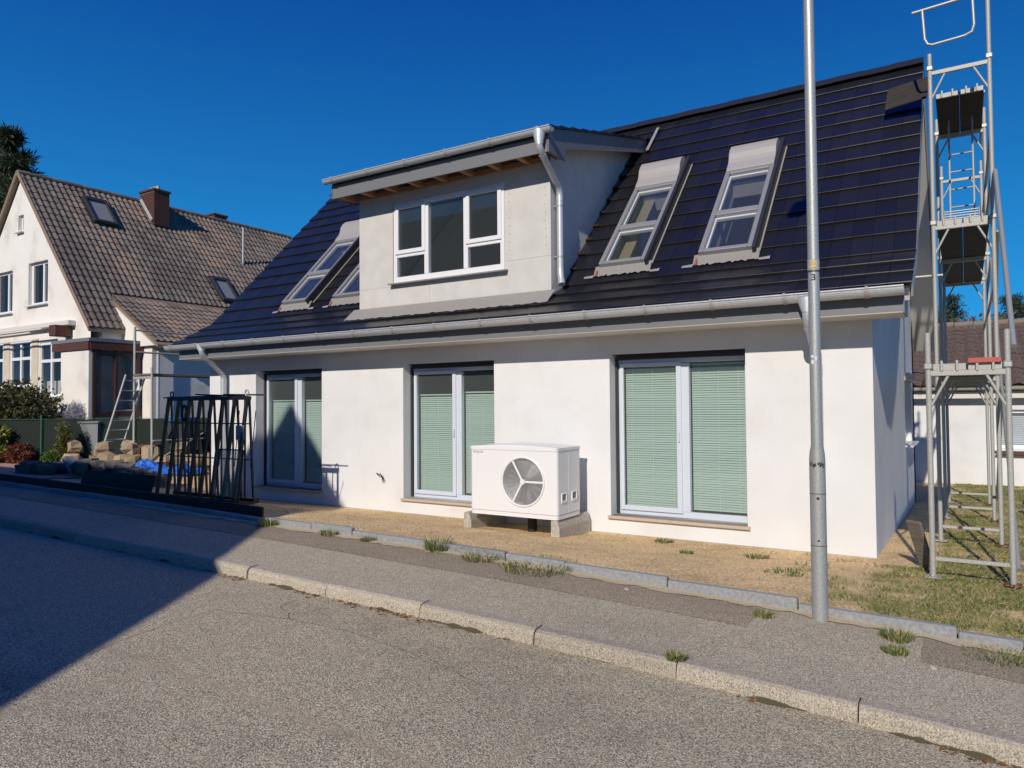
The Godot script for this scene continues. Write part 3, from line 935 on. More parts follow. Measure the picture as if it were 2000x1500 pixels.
func skylight(house: Node3D, x0: float, w: float, label: String, curtain := false) -> void:
	var b := slope_basis()
	var fb := Basis(b.x, -b.z, b.y)           # x along, y up the slope, z out
	var cx := x0 + w / 2
	var st := new_st()
	# casing: a curb all round, from s 0.78 to 2.78
	var up := 0.075
	for s in [[0.80, 1.66], [1.69, 2.74]]:
		var ln: float = s[1] - s[0]
		bar_frame(st, at_sky(cx, (s[0] + s[1]) / 2, up), w, ln, 0.062, 0.062, 0.06, 0.055, 0.15, 0.008, fb)
	var sk := part("skylight", st, M.sky_frame, house)
	sk.set_meta("label", label)
	for s in [[0.80, 1.66], [1.69, 2.74]]:
		st = new_st()
		for g in [0.03, 0.014]:
			pane(st, at_sky(cx, (s[0] + s[1]) / 2, up + g), w - 0.12, s[1] - s[0] - 0.11, fb)
		part("glass_pane", st, M.glass_dark, sk)
		st = new_st()
		bar_frame(st, at_sky(cx, (s[0] + s[1]) / 2 + 0.002, up + 0.0), w - 0.124, s[1] - s[0] - 0.117, 0.022, 0.022, 0.022, 0.03, 0.05, 0.004, fb)
		part("inner_sash", st, M.pvc, sk)
	# shutter box at the top, rounded
	st = new_st()
	var prof := PackedVector2Array([Vector2(2.76, 0.02), Vector2(2.76, 0.155), Vector2(2.80, 0.165), Vector2(2.95, 0.175), Vector2(3.02, 0.2), Vector2(3.1, 0.245), Vector2(3.2, 0.262), Vector2(3.3, 0.25), Vector2(3.37, 0.21), Vector2(3.40, 0.14), Vector2(3.40, 0.02)])
	var o := Vector3(x0 + 0.01, KICK_Y, KICK_Z) - b.z * (0.27 - 0.8 * 0.957)
	prism(st, prof, o, -b.z * 0.957, b.y, b.x * (w - 0.02))
	part("shutter_box", st, M.sky_box, sk)
	# dark side channel on the right, red foam strip on the left
	st = new_st()
	bbox(st, at_sky(x0 + w + 0.022, 2.1, 0.085), Vector3(0.045, 2.62, 0.16), 0.006, fb)
	part("side_channel", st, M.anthra, sk)
	st = new_st()
	bbox(st, at_sky(x0 + w + 0.06, 2.06, 0.035), Vector3(0.022, 2.6, 0.02), 0.005, fb)
	part("side_flashing", st, M.lead, sk)
	st = new_st()
	var pts := []
	for k in 32:
		pts.append(at_sky(x0 - 0.025 + 0.005 * sin(k * 2.1), 0.62 + k * 0.07, 0.055 + 0.012 * sin(k * 1.3)))
	tube(st, pts, 0.017, 6)
	part("foam_strip", st, M.foam, sk)
	# lead apron dressed over the tiles below
	st = new_st()
	var n := 26
	for k in n:
		var q := []
		for e in [[k, 0], [k + 1, 0], [k + 1, 1], [k, 1]]:
			var f: float = float(e[0]) / n
			var x := lerpf(x0 - 0.06, x0 + w + 0.08, f)
			var lo := 0.63 + 0.012 * sin(f * 37.0) + 0.01 * sin(f * 90.0)
			q.append(at_sky(x, 0.80 if e[1] == 0 else lo, 0.05 + 0.006 * sin(f * 60.0) if e[1] == 1 else 0.09))
		quad(st, q[0], q[1], q[2], q[3], b.y)
	for wing in [[x0 - 0.2, x0 - 0.06], [x0 + w + 0.08, x0 + w + 0.21]]:
		quad(st, at_sky(wing[0], 0.645, 0.05), at_sky(wing[1], 0.655, 0.055), at_sky(wing[1], 0.60, 0.05), at_sky(wing[0], 0.61, 0.045), b.y)
	part("lead_apron", st, M.lead, sk)
	# lining of the light shaft with a curtain seen through the panes
	st = new_st()
	for sx in [x0 + 0.02, x0 + w - 0.02]:
		quad(st, at_sky(sx, 0.8, 0.0), at_sky(sx, 2.74, 0.0), at_sky(sx, 2.74, -0.5), at_sky(sx, 0.8, -0.5), b.x)
	part("shaft_lining", st, M.soffit, sk)
	if not curtain:
		return
	st = new_st()
	for k in 10:
		var a := x0 + 0.05 + k * 0.022
		quad(st, at_sky(a, 0.82, -0.08 - 0.015 * (k % 2)), at_sky(a + 0.022, 0.82, -0.08 - 0.015 * ((k + 1) % 2)), at_sky(a + 0.022, 2.7, -0.08 - 0.015 * ((k + 1) % 2)), at_sky(a, 2.7, -0.08 - 0.015 * (k % 2)), b.y)
	part("curtain", st, M.curtain, sk)

func build_house() -> void:
	var h := thing("house", "white rendered house with glossy black tiled roof, box dormer and four skylights", "house")
	var st := new_st()
	var wins := [[-9.915, -8.243, 0.0, 2.05], [-6.473, -4.797, 0.0, 2.05], [-3.024, -1.319, 0.0, 2.05]]
	wall(st, Vector3.ZERO, Vector3.RIGHT, Vector3.BACK, XL, 0.0, -0.7, 2.46, 0.36, wins)
	part("front_wall", st, M.plaster, h)
	st = new_st()
	box(st, Vector3(XL / 2, -0.29, 0.003), Vector3(-XL + 0.012, 0.14, 0.02))
	part("plinth_strip", st, M.concrete, h)
	# end walls: lower rectangle (right one with a window) plus the triangle under the roof
	var deep := -2.0 * RIDGE_Z
	st = new_st()
	wall(st, Vector3.ZERO, Vector3.FORWARD, Vector3.RIGHT, 0.36, deep, -0.9, 2.46, 0.36, [[4.6, 6.1, 0.72, 1.76]])
	var ty := KICK_Y + tan(PITCH) * (KICK_Z - RIDGE_Z)
	var apex := ty - 0.34
	prism(st, PackedVector2Array([Vector2(0.0, 2.46), Vector2(deep, 2.46), Vector2(deep, 2.75), Vector2(-RIDGE_Z, apex), Vector2(0.309, 2.66), Vector2(0.0, 2.56)]), Vector3(-0.36, 0, 0), Vector3.FORWARD, Vector3.UP, Vector3.RIGHT * 0.36)
	part("end_wall", st, M.plaster, h)
	st = new_st()
	wall(st, Vector3(XL, 0, 0), Vector3.FORWARD, Vector3.LEFT, 0.364, deep, -0.9, 2.46, 0.36, [])
	prism(st, PackedVector2Array([Vector2(0.364, 2.46), Vector2(deep, 2.46), Vector2(deep, 2.75), Vector2(-RIDGE_Z, apex), Vector2(0.364, 2.70)]), Vector3(XL, 0, 0), Vector3.FORWARD, Vector3.UP, Vector3.RIGHT * 0.36)
	part("end_wall", st, M.plaster, h)
	st = new_st()
	wall(st, Vector3(0, 0, -deep), Vector3.LEFT, Vector3.FORWARD, 0.0, -XL, -0.9, 2.9, 0.36, [])
	part("rear_wall", st, M.plaster, h)
	st = new_st()       # floors close the rooms
	box(st, Vector3(XL / 2, -0.12, -deep / 2), Vector3(-XL - 0.74, 0.2, deep - 0.74))
	part("floor_slab", st, M.interior_dark, h)
	st = new_st()
	box(st, Vector3(XL / 2, 2.36, -deep / 2), Vector3(-XL - 0.74, 0.18, deep - 0.74))
	part("ceiling", st, M.interior, h)
	for x in [-7.4, -3.9]:
		st = new_st()
		box(st, Vector3(x, 1.12, -deep / 2), Vector3(0.12, 2.28, deep - 0.74))
		part("inner_wall", st, M.interior, h)
	french_window(h, -9.915, -8.243, [1.5, 1.5], "french window with blinds two thirds up, crossed by a gable shadow")
	french_window(h, -6.473, -4.797, [1.55, 1.58], "french window behind the heat pump with dark gap above its blinds")
	french_window(h, -3.024, -1.319, [1.93, 1.93], "french window with both blinds fully closed")
	# end wall window with its shutter box
	st = new_st()
	var eb := Basis(Vector3.FORWARD, Vector3.UP, Vector3.RIGHT)
	bar_frame(st, Vector3(-0.12, 1.24, -5.35), 1.49, 1.03, 0.07, 0.07, 0.07, 0.07, 0.07, 0.004, eb)
	var ew := part("end_window", st, M.pvc, h)
	st = new_st()
	pane(st, Vector3(-0.12, 1.24, -5.35), 1.36, 0.9, eb)
	part("glass_pane", st, M.glass_dark, ew)
	st = new_st()
	bbox(st, Vector3(0.03, 0.70, -5.35), Vector3(0.16, 0.03, 1.6), 0.004)
	part("window_sill", st, M.alu_white, ew)
	st = new_st()
	bbox(st, Vector3(0.035, 1.81, -5.35), Vector3(0.09, 0.13, 1.54), 0.01)
	part("shutter_box", st, M.sky_box, ew)
	# ---- roof
	var b := slope_basis()
	st = new_st()
	var th := 0.24
	# front slope with openings for the skylights and the dormer, then the rear slope
	var holes := [[-7.1, -4.1, 0.0, 3.55]]
	var sky_x := [-9.70, -8.40, -3.345, -1.975]
	for q in sky_x:
		holes.append([q + 0.05, q + 0.615, 0.33, 2.09])
	var kb := kick_basis()
	var main_len := (KICK_Z - RIDGE_Z) / cos(PITCH)
	var kick_len := (EAVE_Z - KICK_Z) / cos(KICK)
	wall(st, Vector3(0, KICK_Y, KICK_Z) - b.y * 0.012, Vector3.RIGHT, b.y, VL + 0.03, VR - 0.03, 0.0, main_len, th, holes, -b.z)
	wall(st, Vector3(0, EAVE_Y, EAVE_Z) - kb.y * 0.012, Vector3.RIGHT, kb.y, VL + 0.03, VR - 0.03, 0.0, kick_len, 0.16, [], -kb.z)
	var rz := 2 * RIDGE_Z - EAVE_Z
	var rs := Vector3(0, ty - EAVE_Y, RIDGE_Z - rz)
	var ru := rs.normalized()
	var rb := Vector3(0, ru.z, -ru.y)
	wall(st, Vector3(0, EAVE_Y, rz) - rb * 0.012, Vector3.RIGHT, rb, VL + 0.03, VR - 0.03, 0.0, rs.length() - 0.01, th, [], ru)
	var roof := part("roof", st, M.soffit, h)
	# tiles
	var tw := 0.2158
	var ex := 0.3534
	var cols := int(round((VR - VL) / tw))
	tw = (VR - VL) / cols
	var mesh := flat_tile(tw, ex + 0.045)
	rng.seed = 31
	var spots := []
	for r in 16:
		for k in cols:
			var x := VL + tw * (k + 0.5)
			var low := r < 3
			var s := -kick_len - 0.03 + r * 0.3175 if low else -0.012 + (r - 3) * ex
			var z := on_roof(x, s + ex * 0.5).z
			if x > -7.35 and x < -3.845 and z < -0.04 and z > -3.1: continue
			var cut := false
			for q in sky_x:
				if x > q + 0.03 and x < q + 0.63 and s + ex * 0.5 > 0.2 and s + ex * 0.5 < 2.66: cut = true
			if cut: continue
			var bs := (kb if low else b) * Basis.from_euler(Vector3(rng.randfn(0.0, 0.0016), rng.randfn(0.0, 0.003), rng.randfn(0.0, 0.0022)))
			var at := on_roof(x, s, 0.004 + rng.randf() * 0.0015) if low else Vector3(x, KICK_Y, KICK_Z) - b.z * s + b.y * (0.004 + rng.randf() * 0.0015)
			spots.append([Transform3D(bs, at), rng.randi() % 4])
	st = new_st()
	wall(st, Vector3(0, KICK_Y, KICK_Z) - b.y * 0.004, Vector3.RIGHT, b.y, VL + 0.03, VR - 0.03, 0.0, main_len, 0.005, holes, -b.z)
	wall(st, Vector3(0, EAVE_Y, EAVE_Z) - kb.y * 0.004, Vector3.RIGHT, kb.y, VL + 0.03, VR - 0.03, 0.0, kick_len, 0.005, [], -kb.z)
	part("underlay", st, M.black, roof)
	lay(roof, "roof_tile", mesh, M.tile, spots)
	st = new_st()       # rear slope in one sheet, unseen from the street
	box(st, Vector3((VL + VR) / 2, (ty + EAVE_Y) / 2, (RIDGE_Z + rz) / 2) + rb * 0.025, Vector3(VR - VL, 0.03, rs.length() + 0.06), Basis(Vector3.RIGHT, rb, ru))
	part("rear_slope", st, M.tile[1], roof)
	var nr := 30
	for k in nr:
		st = new_st()
		var x0 := VL + (VR - VL) * k / nr
		var ln := (VR - VL) / nr
		var pr := PackedVector2Array([Vector2(-0.15, -0.105), Vector2(-0.06, 0.005), Vector2(0.0, 0.035), Vector2(0.06, 0.005), Vector2(0.15, -0.105), Vector2(0.0, -0.02)])
		prism(st, pr, Vector3(x0 - 0.012, ty + 0.055 + (0.006 if k % 2 else 0.0), RIDGE_Z), Vector3.BACK, Vector3.UP, Vector3.RIGHT * (ln + 0.012))
		part("ridge_tile", st, M.ridge, roof)
	# verge boards, pale on their edges
	for x in [VL + 0.012, VR - 0.012]:
		st = new_st()
		for run in [[Vector3(x, EAVE_Y + 0.03, EAVE_Z - 0.05), Vector3(x, KICK_Y, KICK_Z)], [Vector3(x, KICK_Y, KICK_Z), Vector3(x, ty, RIDGE_Z)], [Vector3(x, EAVE_Y, rz + 0.05), Vector3(x, ty, RIDGE_Z)]]:
			var d: Vector3 = run[1] - run[0]
			var up: Vector3 = d.normalized().cross(Vector3.RIGHT).normalized()
			up *= signf(up.y)
			var thick := 0.16 if d.length() < 1.2 else 0.215
			bbox(st, (run[0] + run[1]) / 2 - up * thick * 0.52, Vector3(0.022, thick, d.length()), 0.003, Basis(Vector3.RIGHT, up, Vector3.RIGHT.cross(up)))
		part("verge_board", st, M.sky_box, roof)
	# soffit boards under the verge overhang, front and rear slope
	# ---- eaves: boxed soffit, fascia, gutter
	st = new_st()
	box(st, Vector3((VL + 0.14 + 0.318) / 2, 2.297, 0.22), Vector3(0.318 - VL - 0.14, 0.02, 0.52))
	part("eaves_soffit", st, M.soffit, h)
	st = new_st()
	bbox(st, Vector3((VL + 0.14 + 0.318) / 2, 2.40, 0.488), Vector3(0.318 - VL - 0.14, 0.2, 0.018), 0.002)
	part("fascia", st, M.fascia, h)
	st = new_st()       # pale drip edge below the fascia
	bbox(st, Vector3((VL + 0.14 + 0.318) / 2, 2.292, 0.492), Vector3(0.318 - VL - 0.14, 0.016, 0.02), 0.003)
	part("drip_edge", st, M.sky_box, h)
	st = new_st()       # closing board at the right end of the eaves box
	prism(st, PackedVector2Array([Vector2(0.495, 2.285), Vector2(0.495, 2.54), Vector2(-0.30, 2.97), Vector2(-0.30, 2.78), Vector2(0.05, 2.285)]), Vector3(0.318, 0, 0), Vector3.BACK, Vector3.UP, Vector3.RIGHT * 0.018)
	part("eaves_end_board", st, M.fascia, h)
	gutter(h, VL - 0.05, 0.345, 2.522, 0.605, 0.082, 0.765)
	st = new_st()       # eaves flashing that guides water into the gutter
	quad(st, Vector3(VL, EAVE_Y + 0.012, EAVE_Z - 0.02), Vector3(VR - 0.02, EAVE_Y + 0.012, EAVE_Z - 0.02), Vector3(VR - 0.02, 2.515, 0.565), Vector3(VL, 2.515, 0.565), Vector3(0, 0.8, 0.5))
	part("eaves_flashing", st, M.anthra, h)
	downpipe(h, [Vector3(-10.62, 2.42, 0.60), Vector3(-10.62, 2.36, 0.60), Vector3(-10.69, 2.0, 0.1), Vector3(-10.69, -0.3, 0.1)], 0.052, Vector3(-10.62, 2.52, 0.60))
	downpipe(h, [Vector3(-0.535, 2.36, 0.60), Vector3(-0.535, 2.27, 0.60), Vector3(-0.53, 1.92, 0.1), Vector3(-0.53, -0.3, 0.1)], 0.052, Vector3(-0.535, 2.49, 0.60))
	# ---- dormer (laid out about its front wall, then set to its measured size)
	var before := h.get_child_count()
	var dz := 0.24
	st = new_st()
	wall(st, Vector3(0, 0, dz), Vector3.RIGHT, Vector3.BACK, -7.14, -3.72, 2.55, 4.66, 0.2, [[-6.43, -4.44, 3.245, 4.445]])
	part("dormer_front", st, M.board_grey, h)
	for xx in [-3.72, -6.98]:
		st = new_st()
		prism(st, PackedVector2Array([Vector2(dz - 0.2, 2.6), Vector2(dz - 0.2, 4.84), Vector2(-2.94, 5.66), Vector2(-2.94, 5.4)]), Vector3(xx - 0.16, 0, 0), Vector3.BACK, Vector3.UP, Vector3.RIGHT * 0.16)
		part("dormer_cheek", st, M.board_grey, h)
	st = new_st()       # joints and screw heads of the cement boards
	for j in [[-7.14, -6.45, 3.205], [-4.42, -3.72, 3.36]]:
		box(st, Vector3((j[0] + j[1]) / 2, j[2], dz + 0.0008), Vector3(j[1] - j[0], 0.004, 0.0016))
	box(st, Vector3(-5.75, 2.98, dz + 0.0008), Vector3(0.003, 0.4, 0.0016))
	part("board_joint", st, mat(L(.36, .35, .32), 0.9), h)
	st = new_st()
	rng.seed = 5
	for k in 9:
		for x in [-4.36, -3.80]:
			bbox(st, Vector3(x + rng.randf_range(-.01, .01), 3.5 + k * 0.11, dz + 0.001), Vector3(0.014, 0.014, 0.003), 0.001)
	part("screw_heads", st, M.lead, h)
	# dormer window
	st = new_st()
	var zf := dz - 0.03
	bar_frame(st, Vector3(-5.435, 3.845, zf), 1.986, 1.196, 0.065, 0.065, 0.085, 0.07, 0.08)
	for x in [-5.80, -5.09]:
		bbox(st, Vector3(x, 3.853, zf + 0.002), Vector3(0.075, 1.04, 0.078), 0.004)
	for x in [[-6.36, -5.838], [-5.052, -4.506]]:
		bbox(st, Vector3((x[0] + x[1]) / 2, 3.66, zf), Vector3(x[1] - x[0], 0.075, 0.078), 0.004)
	var dw := part("dormer_window", st, M.pvc, h)
	for x in [[-6.36, -5.838], [-5.052, -4.506]]:
		st = new_st()
		bar_frame(st, Vector3((x[0] + x[1]) / 2, 4.035, zf + 0.045), x[1] - x[0] + 0.05, 0.73, 0.06, 0.06, 0.06, 0.06, 0.03)
		part("opening_sash", st, M.pvc, dw)
		st = new_st()
		for g in [0.03, 0.012]:
			pane(st, Vector3((x[0] + x[1]) / 2, 4.035, zf + g), x[1] - x[0] - 0.05, 0.63)
		part("glass_pane", st, M.glass_dark, dw)
		st = new_st()
		for g in [0.02, 0.004]:
			pane(st, Vector3((x[0] + x[1]) / 2, 3.48, zf + g), x[1] - x[0], 0.3)
		part("glass_pane", st, M.glass_dark, dw)
	st = new_st()
	for g in [0.02, 0.004]:
		pane(st, Vector3(-5.445, 3.853, zf + g), 0.635, 1.04)
	part("glass_pane", st, M.glass_dark, dw)
	st = new_st()
	bbox(st, Vector3(-5.435, 3.232, dz + 0.04), Vector3(2.1, 0.022, 0.11), 0.004, Basis(Vector3.RIGHT, 0.12))
	part("window_sill", st, M.lead, dw)
	st = new_st()
	box(st, Vector3(-6.44, 3.85, dz + 0.004), Vector3(0.014, 1.2, 0.012))
	part("foam_joint", st, M.sill, dw)
	# dormer roof, 14 degrees
	var slope := 0.254
	var top := func(z: float) -> float: return 4.92 + slope * (0.6 - z)
	st = new_st()
	prism(st, PackedVector2Array([Vector2(0.66, top.call(0.66) - 0.05), Vector2(-2.94, top.call(-2.94) - 0.05), Vector2(-2.94, top.call(-2.94) - 0.09), Vector2(0.66, top.call(0.66) - 0.09)]), Vector3(-7.32, 0, 0), Vector3.BACK, Vector3.UP, Vector3.RIGHT * 3.8)
	var dr := part("dormer_roof", st, M.raw_wood, h)
	var dbs := Basis(Vector3.RIGHT, Vector3(0, 1, slope).normalized(), Vector3(0, -slope, 1).normalized())
	var dmesh := flat_tile(0.2158, 0.385)
	var dspots := []
	for r in 11:
		for k in 18:
			var z := 0.70 - r * 0.335 * dbs.z.z
			dspots.append([Transform3D(dbs, Vector3(-7.36 + 0.2158 * (k + 0.5), top.call(z) - 0.035, z)), (r * 7 + k * 3) % 4])
	lay(dr, "roof_tile", dmesh, M.tile, dspots)
	st = new_st()       # rafter tails
	for k in 9:
		var x := -7.26 + k * 0.462
		part("rafter", new_rafter(), M.raw_wood, dr, Vector3(x, 4.655, 0.42), Basis(Vector3.RIGHT, 0.0))
	st = new_st()
	bbox(st, Vector3(-5.43, 4.625, dz + 0.022), Vector3(3.44, 0.07, 0.04), 0.004)
	part("wall_batten", st, M.raw_wood, dr)
	st = new_st()
	bbox(st, Vector3(-5.42, 4.665, 0.655), Vector3(3.80, 0.2, 0.02), 0.003)
	part("dormer_fascia", st, M.fascia, dr)
	for x in [-3.53, -7.31]:
		st = new_st()
		prism(st, PackedVector2Array([Vector2(0.665, 4.566), Vector2(0.665, top.call(0.66) - 0.045), Vector2(-2.7, top.call(-2.7) - 0.045), Vector2(-2.7, top.call(-2.7) - 0.25), Vector2(0.2, 4.72), Vector2(0.2, 4.566)]), Vector3(x, 0, 0), Vector3.BACK, Vector3.UP, Vector3.RIGHT * 0.02)
		part("dormer_verge_board", st, M.fascia, dr)
	gutter(h, -7.38, -3.42, 4.832, 0.745, 0.06, 0.72)
	st = new_st()       # dark gap board behind the gutter
	box(st, Vector3(-5.42, 4.80, 0.652), Vector3(3.78, 0.1, 0.012))
	part("gap_board", st, M.anthra, dr)
	var dp := downpipe(h, [Vector3(-3.6, 4.66, 0.745), Vector3(-3.6, 4.60, 0.745), Vector3(-3.645, 4.24, 0.12), Vector3(-3.645, 3.12, 0.12), Vector3(-3.60, 2.98, 0.17)], 0.045, Vector3(-3.6, 4.82, 0.745))
	for y in [3.35, 4.02]:
		st = new_st()
		tube(st, [Vector3(-3.645, y - 0.012, 0.12), Vector3(-3.645, y + 0.012, 0.12)], 0.05, 16)
		bbox(st, Vector3(-3.70, y, 0.15), Vector3(0.05, 0.015, 0.015), 0.003)
		part("pipe_clip", st, M.galv, dp)
	var fit := Transform3D(Basis.from_scale(Vector3(1.0249, 1.03, 1.0)), Vector3(-3.845 + 3.72 * 1.0249, 2.86 - 2.82 * 1.03, -0.21))
	for k in range(before, h.get_child_count()):
		h.get_child(k).transform = fit * h.get_child(k).transform
	# lead apron along the foot of the dormer, and stepped flashing beside the cheek
	st = new_st()
	var na := 60
	for k in na:
		var q := []
		for e in [[k, 0], [k + 1, 0], [k + 1, 1], [k, 1]]:
			var f: float = float(e[0]) / na
			var x := lerpf(-7.46, -3.78, f)
			q.append(Vector3(x, 2.95, 0.043) if e[1] == 0 else on_roof(x, -0.64 + 0.014 * sin(f * 95.0) + 0.008 * sin(f * 41.0), 0.05 + 0.006 * sin(f * 160.0)))
		quad(st, q[0], q[1], q[2], q[3], Vector3(0, 0.7, 0.7))
	part("dormer_apron", st, M.lead, h)
	st = new_st()
	for k in 9:
		var s := 0.0 + k * 0.3534
		box(st, on_roof(-3.785, s, 0.05), Vector3(0.10, 0.012, 0.03), b)
	part("cheek_flashing", st, M.brown_wood, h)
	st = new_st()
	bbox(st, on_roof(-3.52, 3.85, 0.075), Vector3(0.05, 0.02, 0.75), 0.004, b)
	part("valley_flashing", st, M.lead, h)
	for q in [[-9.70, "skylight at the far end of the roof, beyond the dormer"], [-8.40, "skylight half hidden by the dormer's front wall"], [-3.345, "skylight beside the dormer cheek with a curtain behind it"], [-1.975, "skylight between the dormer and the right verge, farther from the dormer"]]:
		skylight(h, q[0], 0.665, q[1], q[0] == -3.345)
	# loose cable ends at the wall and a light bracket near the corner
	st = new_st()
	tube(st, [Vector3(-7.0, 0.35, 0.0), Vector3(-6.98, 0.36, 0.05), Vector3(-6.93, 0.33, 0.06), Vector3(-6.9, 0.36, 0.05), Vector3(-6.87, 0.30, 0.05), Vector3(-6.86, 0.22, 0.03)], 0.007, 6)
	tube(st, [Vector3(-6.98, 0.34, 0.0), Vector3(-6.95, 0.33, 0.05), Vector3(-6.88, 0.34, 0.055), Vector3(-6.83, 0.25, 0.045)], 0.006, 6)
	part("wall_cable", st, M.black, h)

func new_rafter() -> ArrayMesh:
	if not cache.has("rafter"):
		var st := new_st()
		bbox(st, Vector3.ZERO, Vector3(0.07, 0.11, 0.44), 0.004)
		cache.rafter = st.commit()
	return cache.rafter

# ---------------------------------------------------------------- things in front of the house
func text_mesh(t: String, size: float, depth: float, bold := false) -> TextMesh:
	var f := SystemFont.new()
	f.font_names = PackedStringArray(["Droid Sans"])
	if bold:
		f.font_weight = 700
	var m := TextMesh.new()
	m.text = t
	m.font = f
	m.font_size = 64
	m.pixel_size = size / 64.0
	m.depth = depth
	return m

func build_heat_pump() -> void:
	var gy := -0.205
	for q in [[-4.66, "weathered concrete footing under the left end of the heat pump"], [-3.375, "weathered concrete footing under the right end of the heat pump"]]:
		var st := new_st()
		# kerb-stone section lying front to back
		var pr := PackedVector2Array([Vector2(-0.055, -0.1), Vector2(0.06, -0.1), Vector2(0.06, 0.14), Vector2(0.035, 0.215), Vector2(0.02, 0.238), Vector2(-0.045, 0.238), Vector2(-0.055, 0.22)])
		prism(st, pr, Vector3(0, 0, -0.42), Vector3.RIGHT, Vector3.UP, Vector3.BACK * 0.84)
		var ft := single("concrete_footing", st, M.concrete, q[1], "concrete block", Vector3(q[0] + 0.02, gy, 0.46), "concrete footings of the heat pump")
	var t := thing("heat_pump", "white outdoor heat pump with round fan grille standing on concrete blocks", "heat pump", Vector3(-3.94, 0.035, 0.605))
	var w := 1.27
	var hh := 0.86
	var d := 0.593
	# casing: rounded outline, front bowed a touch
	var outline := PackedVector2Array()
	for c in [[w / 2 - 0.04, d / 2 - 0.04, 0.0], [-w / 2 + 0.04, d / 2 - 0.04, PI / 2], [-w / 2 + 0.012, -d / 2 + 0.012, PI], [w / 2 - 0.012, -d / 2 + 0.012, 1.5 * PI]]:
		var r := 0.04 if c[1] > 0.0 else 0.012
		for k in 7:
			var a: float = c[2] + PI / 2 * k / 6.0
			outline.append(Vector2(c[0] + cos(a) * r, c[1] + sin(a) * r))
	var ring := func(st: SurfaceTool, ya: float, yb: float, grow: float) -> void:
		for k in outline.size():
			var a := outline[k]
			var b := outline[(k + 1) % outline.size()]
			var s := Vector2(1.0 + grow / (w / 2), 1.0 + grow / (d / 2))
			a *= s; b *= s
			var n := Vector3((b - a).y, 0, -(b - a).x).normalized()
			quad(st, Vector3(a.x, ya, a.y), Vector3(b.x, ya, b.y), Vector3(b.x, yb, b.y), Vector3(a.x, yb, a.y), n)
	# body with a round hole in front: front face cut as a ring of quads around the fan
	var fc := Vector2(0.152, 0.435)
	var fr := 0.292
	var st := new_st()
	for k in outline.size():
		var a := outline[k]
		var b := outline[(k + 1) % outline.size()]
		if a.y > d / 2 - 0.0003 and b.y > d / 2 - 0.0003: continue
		var n := Vector3((b - a).y, 0, -(b - a).x).normalized()
		quad(st, Vector3(a.x, 0.055, a.y), Vector3(b.x, 0.055, b.y), Vector3(b.x, hh - 0.045, b.y), Vector3(a.x, hh - 0.045, a.y), n)
	var x0 := -w / 2 + 0.04
	var x1 := w / 2 - 0.04
	var edge := func(a: float) -> Vector2:      # where a ray from the fan centre leaves the front face
		var v := Vector2(cos(a), sin(a))
		var tx := ((x1 if v.x > 0 else x0) - fc.x) / v.x if absf(v.x) > 1e-6 else 1e9
		var ty := ((hh - 0.045 if v.y > 0 else 0.055) - fc.y) / v.y if absf(v.y) > 1e-6 else 1e9
		return fc + v * minf(tx, ty)
	var angs := []
	for k in 72:
		angs.append(TAU * k / 72.0)
	for c in [Vector2(x0, 0.055), Vector2(x1, 0.055), Vector2(x1, hh - 0.045), Vector2(x0, hh - 0.045)]:
		angs.append(fposmod((c - fc).angle(), TAU))
	angs.sort()
	for k in angs.size():
		var a: float = angs[k]
		var b: float = angs[(k + 1) % angs.size()]
		if absf(b - a) < 1e-6: continue
		var p: Vector2 = fc + Vector2(cos(a), sin(a)) * fr
		var q: Vector2 = fc + Vector2(cos(b), sin(b)) * fr
		var e: Vector2 = edge.call(b)
		var g: Vector2 = edge.call(a)
		quad(st, Vector3(p.x, p.y, d / 2), Vector3(q.x, q.y, d / 2), Vector3(e.x, e.y, d / 2), Vector3(g.x, g.y, d / 2), Vector3.BACK)
		quad(st, Vector3(p.x, p.y, d / 2), Vector3(q.x, q.y, d / 2), Vector3(q.x, q.y, d / 2 - 0.12), Vector3(p.x, p.y, d / 2 - 0.12), -Vector3(p.x - fc.x, p.y - fc.y, 0).normalized())
	part("casing", st, M.pump_white, t)
	st = new_st()
	ring.call(st, 0.0, 0.05, -0.004)
	box(st, Vector3(0, 0.025, 0), Vector3(w - 0.09, 0.044, d - 0.09))
	part("base_skirt", st, M.pump_white, t)
	st = new_st()       # shallow bowed lid
	ring.call(st, hh - 0.043, hh - 0.006, 0.006)
	var nn := 16
	for k in nn:
		var a := lerpf(-w / 2 - 0.004, w / 2 + 0.004, float(k) / nn)
		var b := lerpf(-w / 2 - 0.004, w / 2 + 0.004, float(k + 1) / nn)
		var ya := hh - 0.006 + 0.028 * (1.0 - pow(absf(a) / (w / 2), 2.0))
		var yb := hh - 0.006 + 0.028 * (1.0 - pow(absf(b) / (w / 2), 2.0))
		ya = maxf(ya, hh - 0.006); yb = maxf(yb, hh - 0.006)
		quad(st, Vector3(a, ya, -d / 2), Vector3(b, yb, -d / 2), Vector3(b, yb, d / 2 - 0.01), Vector3(a, ya, d / 2 - 0.01), Vector3(-(yb - ya) / (b - a), 1, 0).normalized())
		quad(st, Vector3(a, ya, d / 2 - 0.01), Vector3(b, yb, d / 2 - 0.01), Vector3(b, hh - 0.008, d / 2 + 0.003), Vector3(a, hh - 0.008, d / 2 + 0.003), Vector3(0, 0.7, 0.7))
	part("lid", st, M.pump_white, t)
	st = new_st()       # side seam
	box(st, Vector3(w / 2 + 0.0005, 0.44, 0.01), Vector3(0.003, 0.76, 0.007))
	part("side_seam", st, M.pump_white, t)
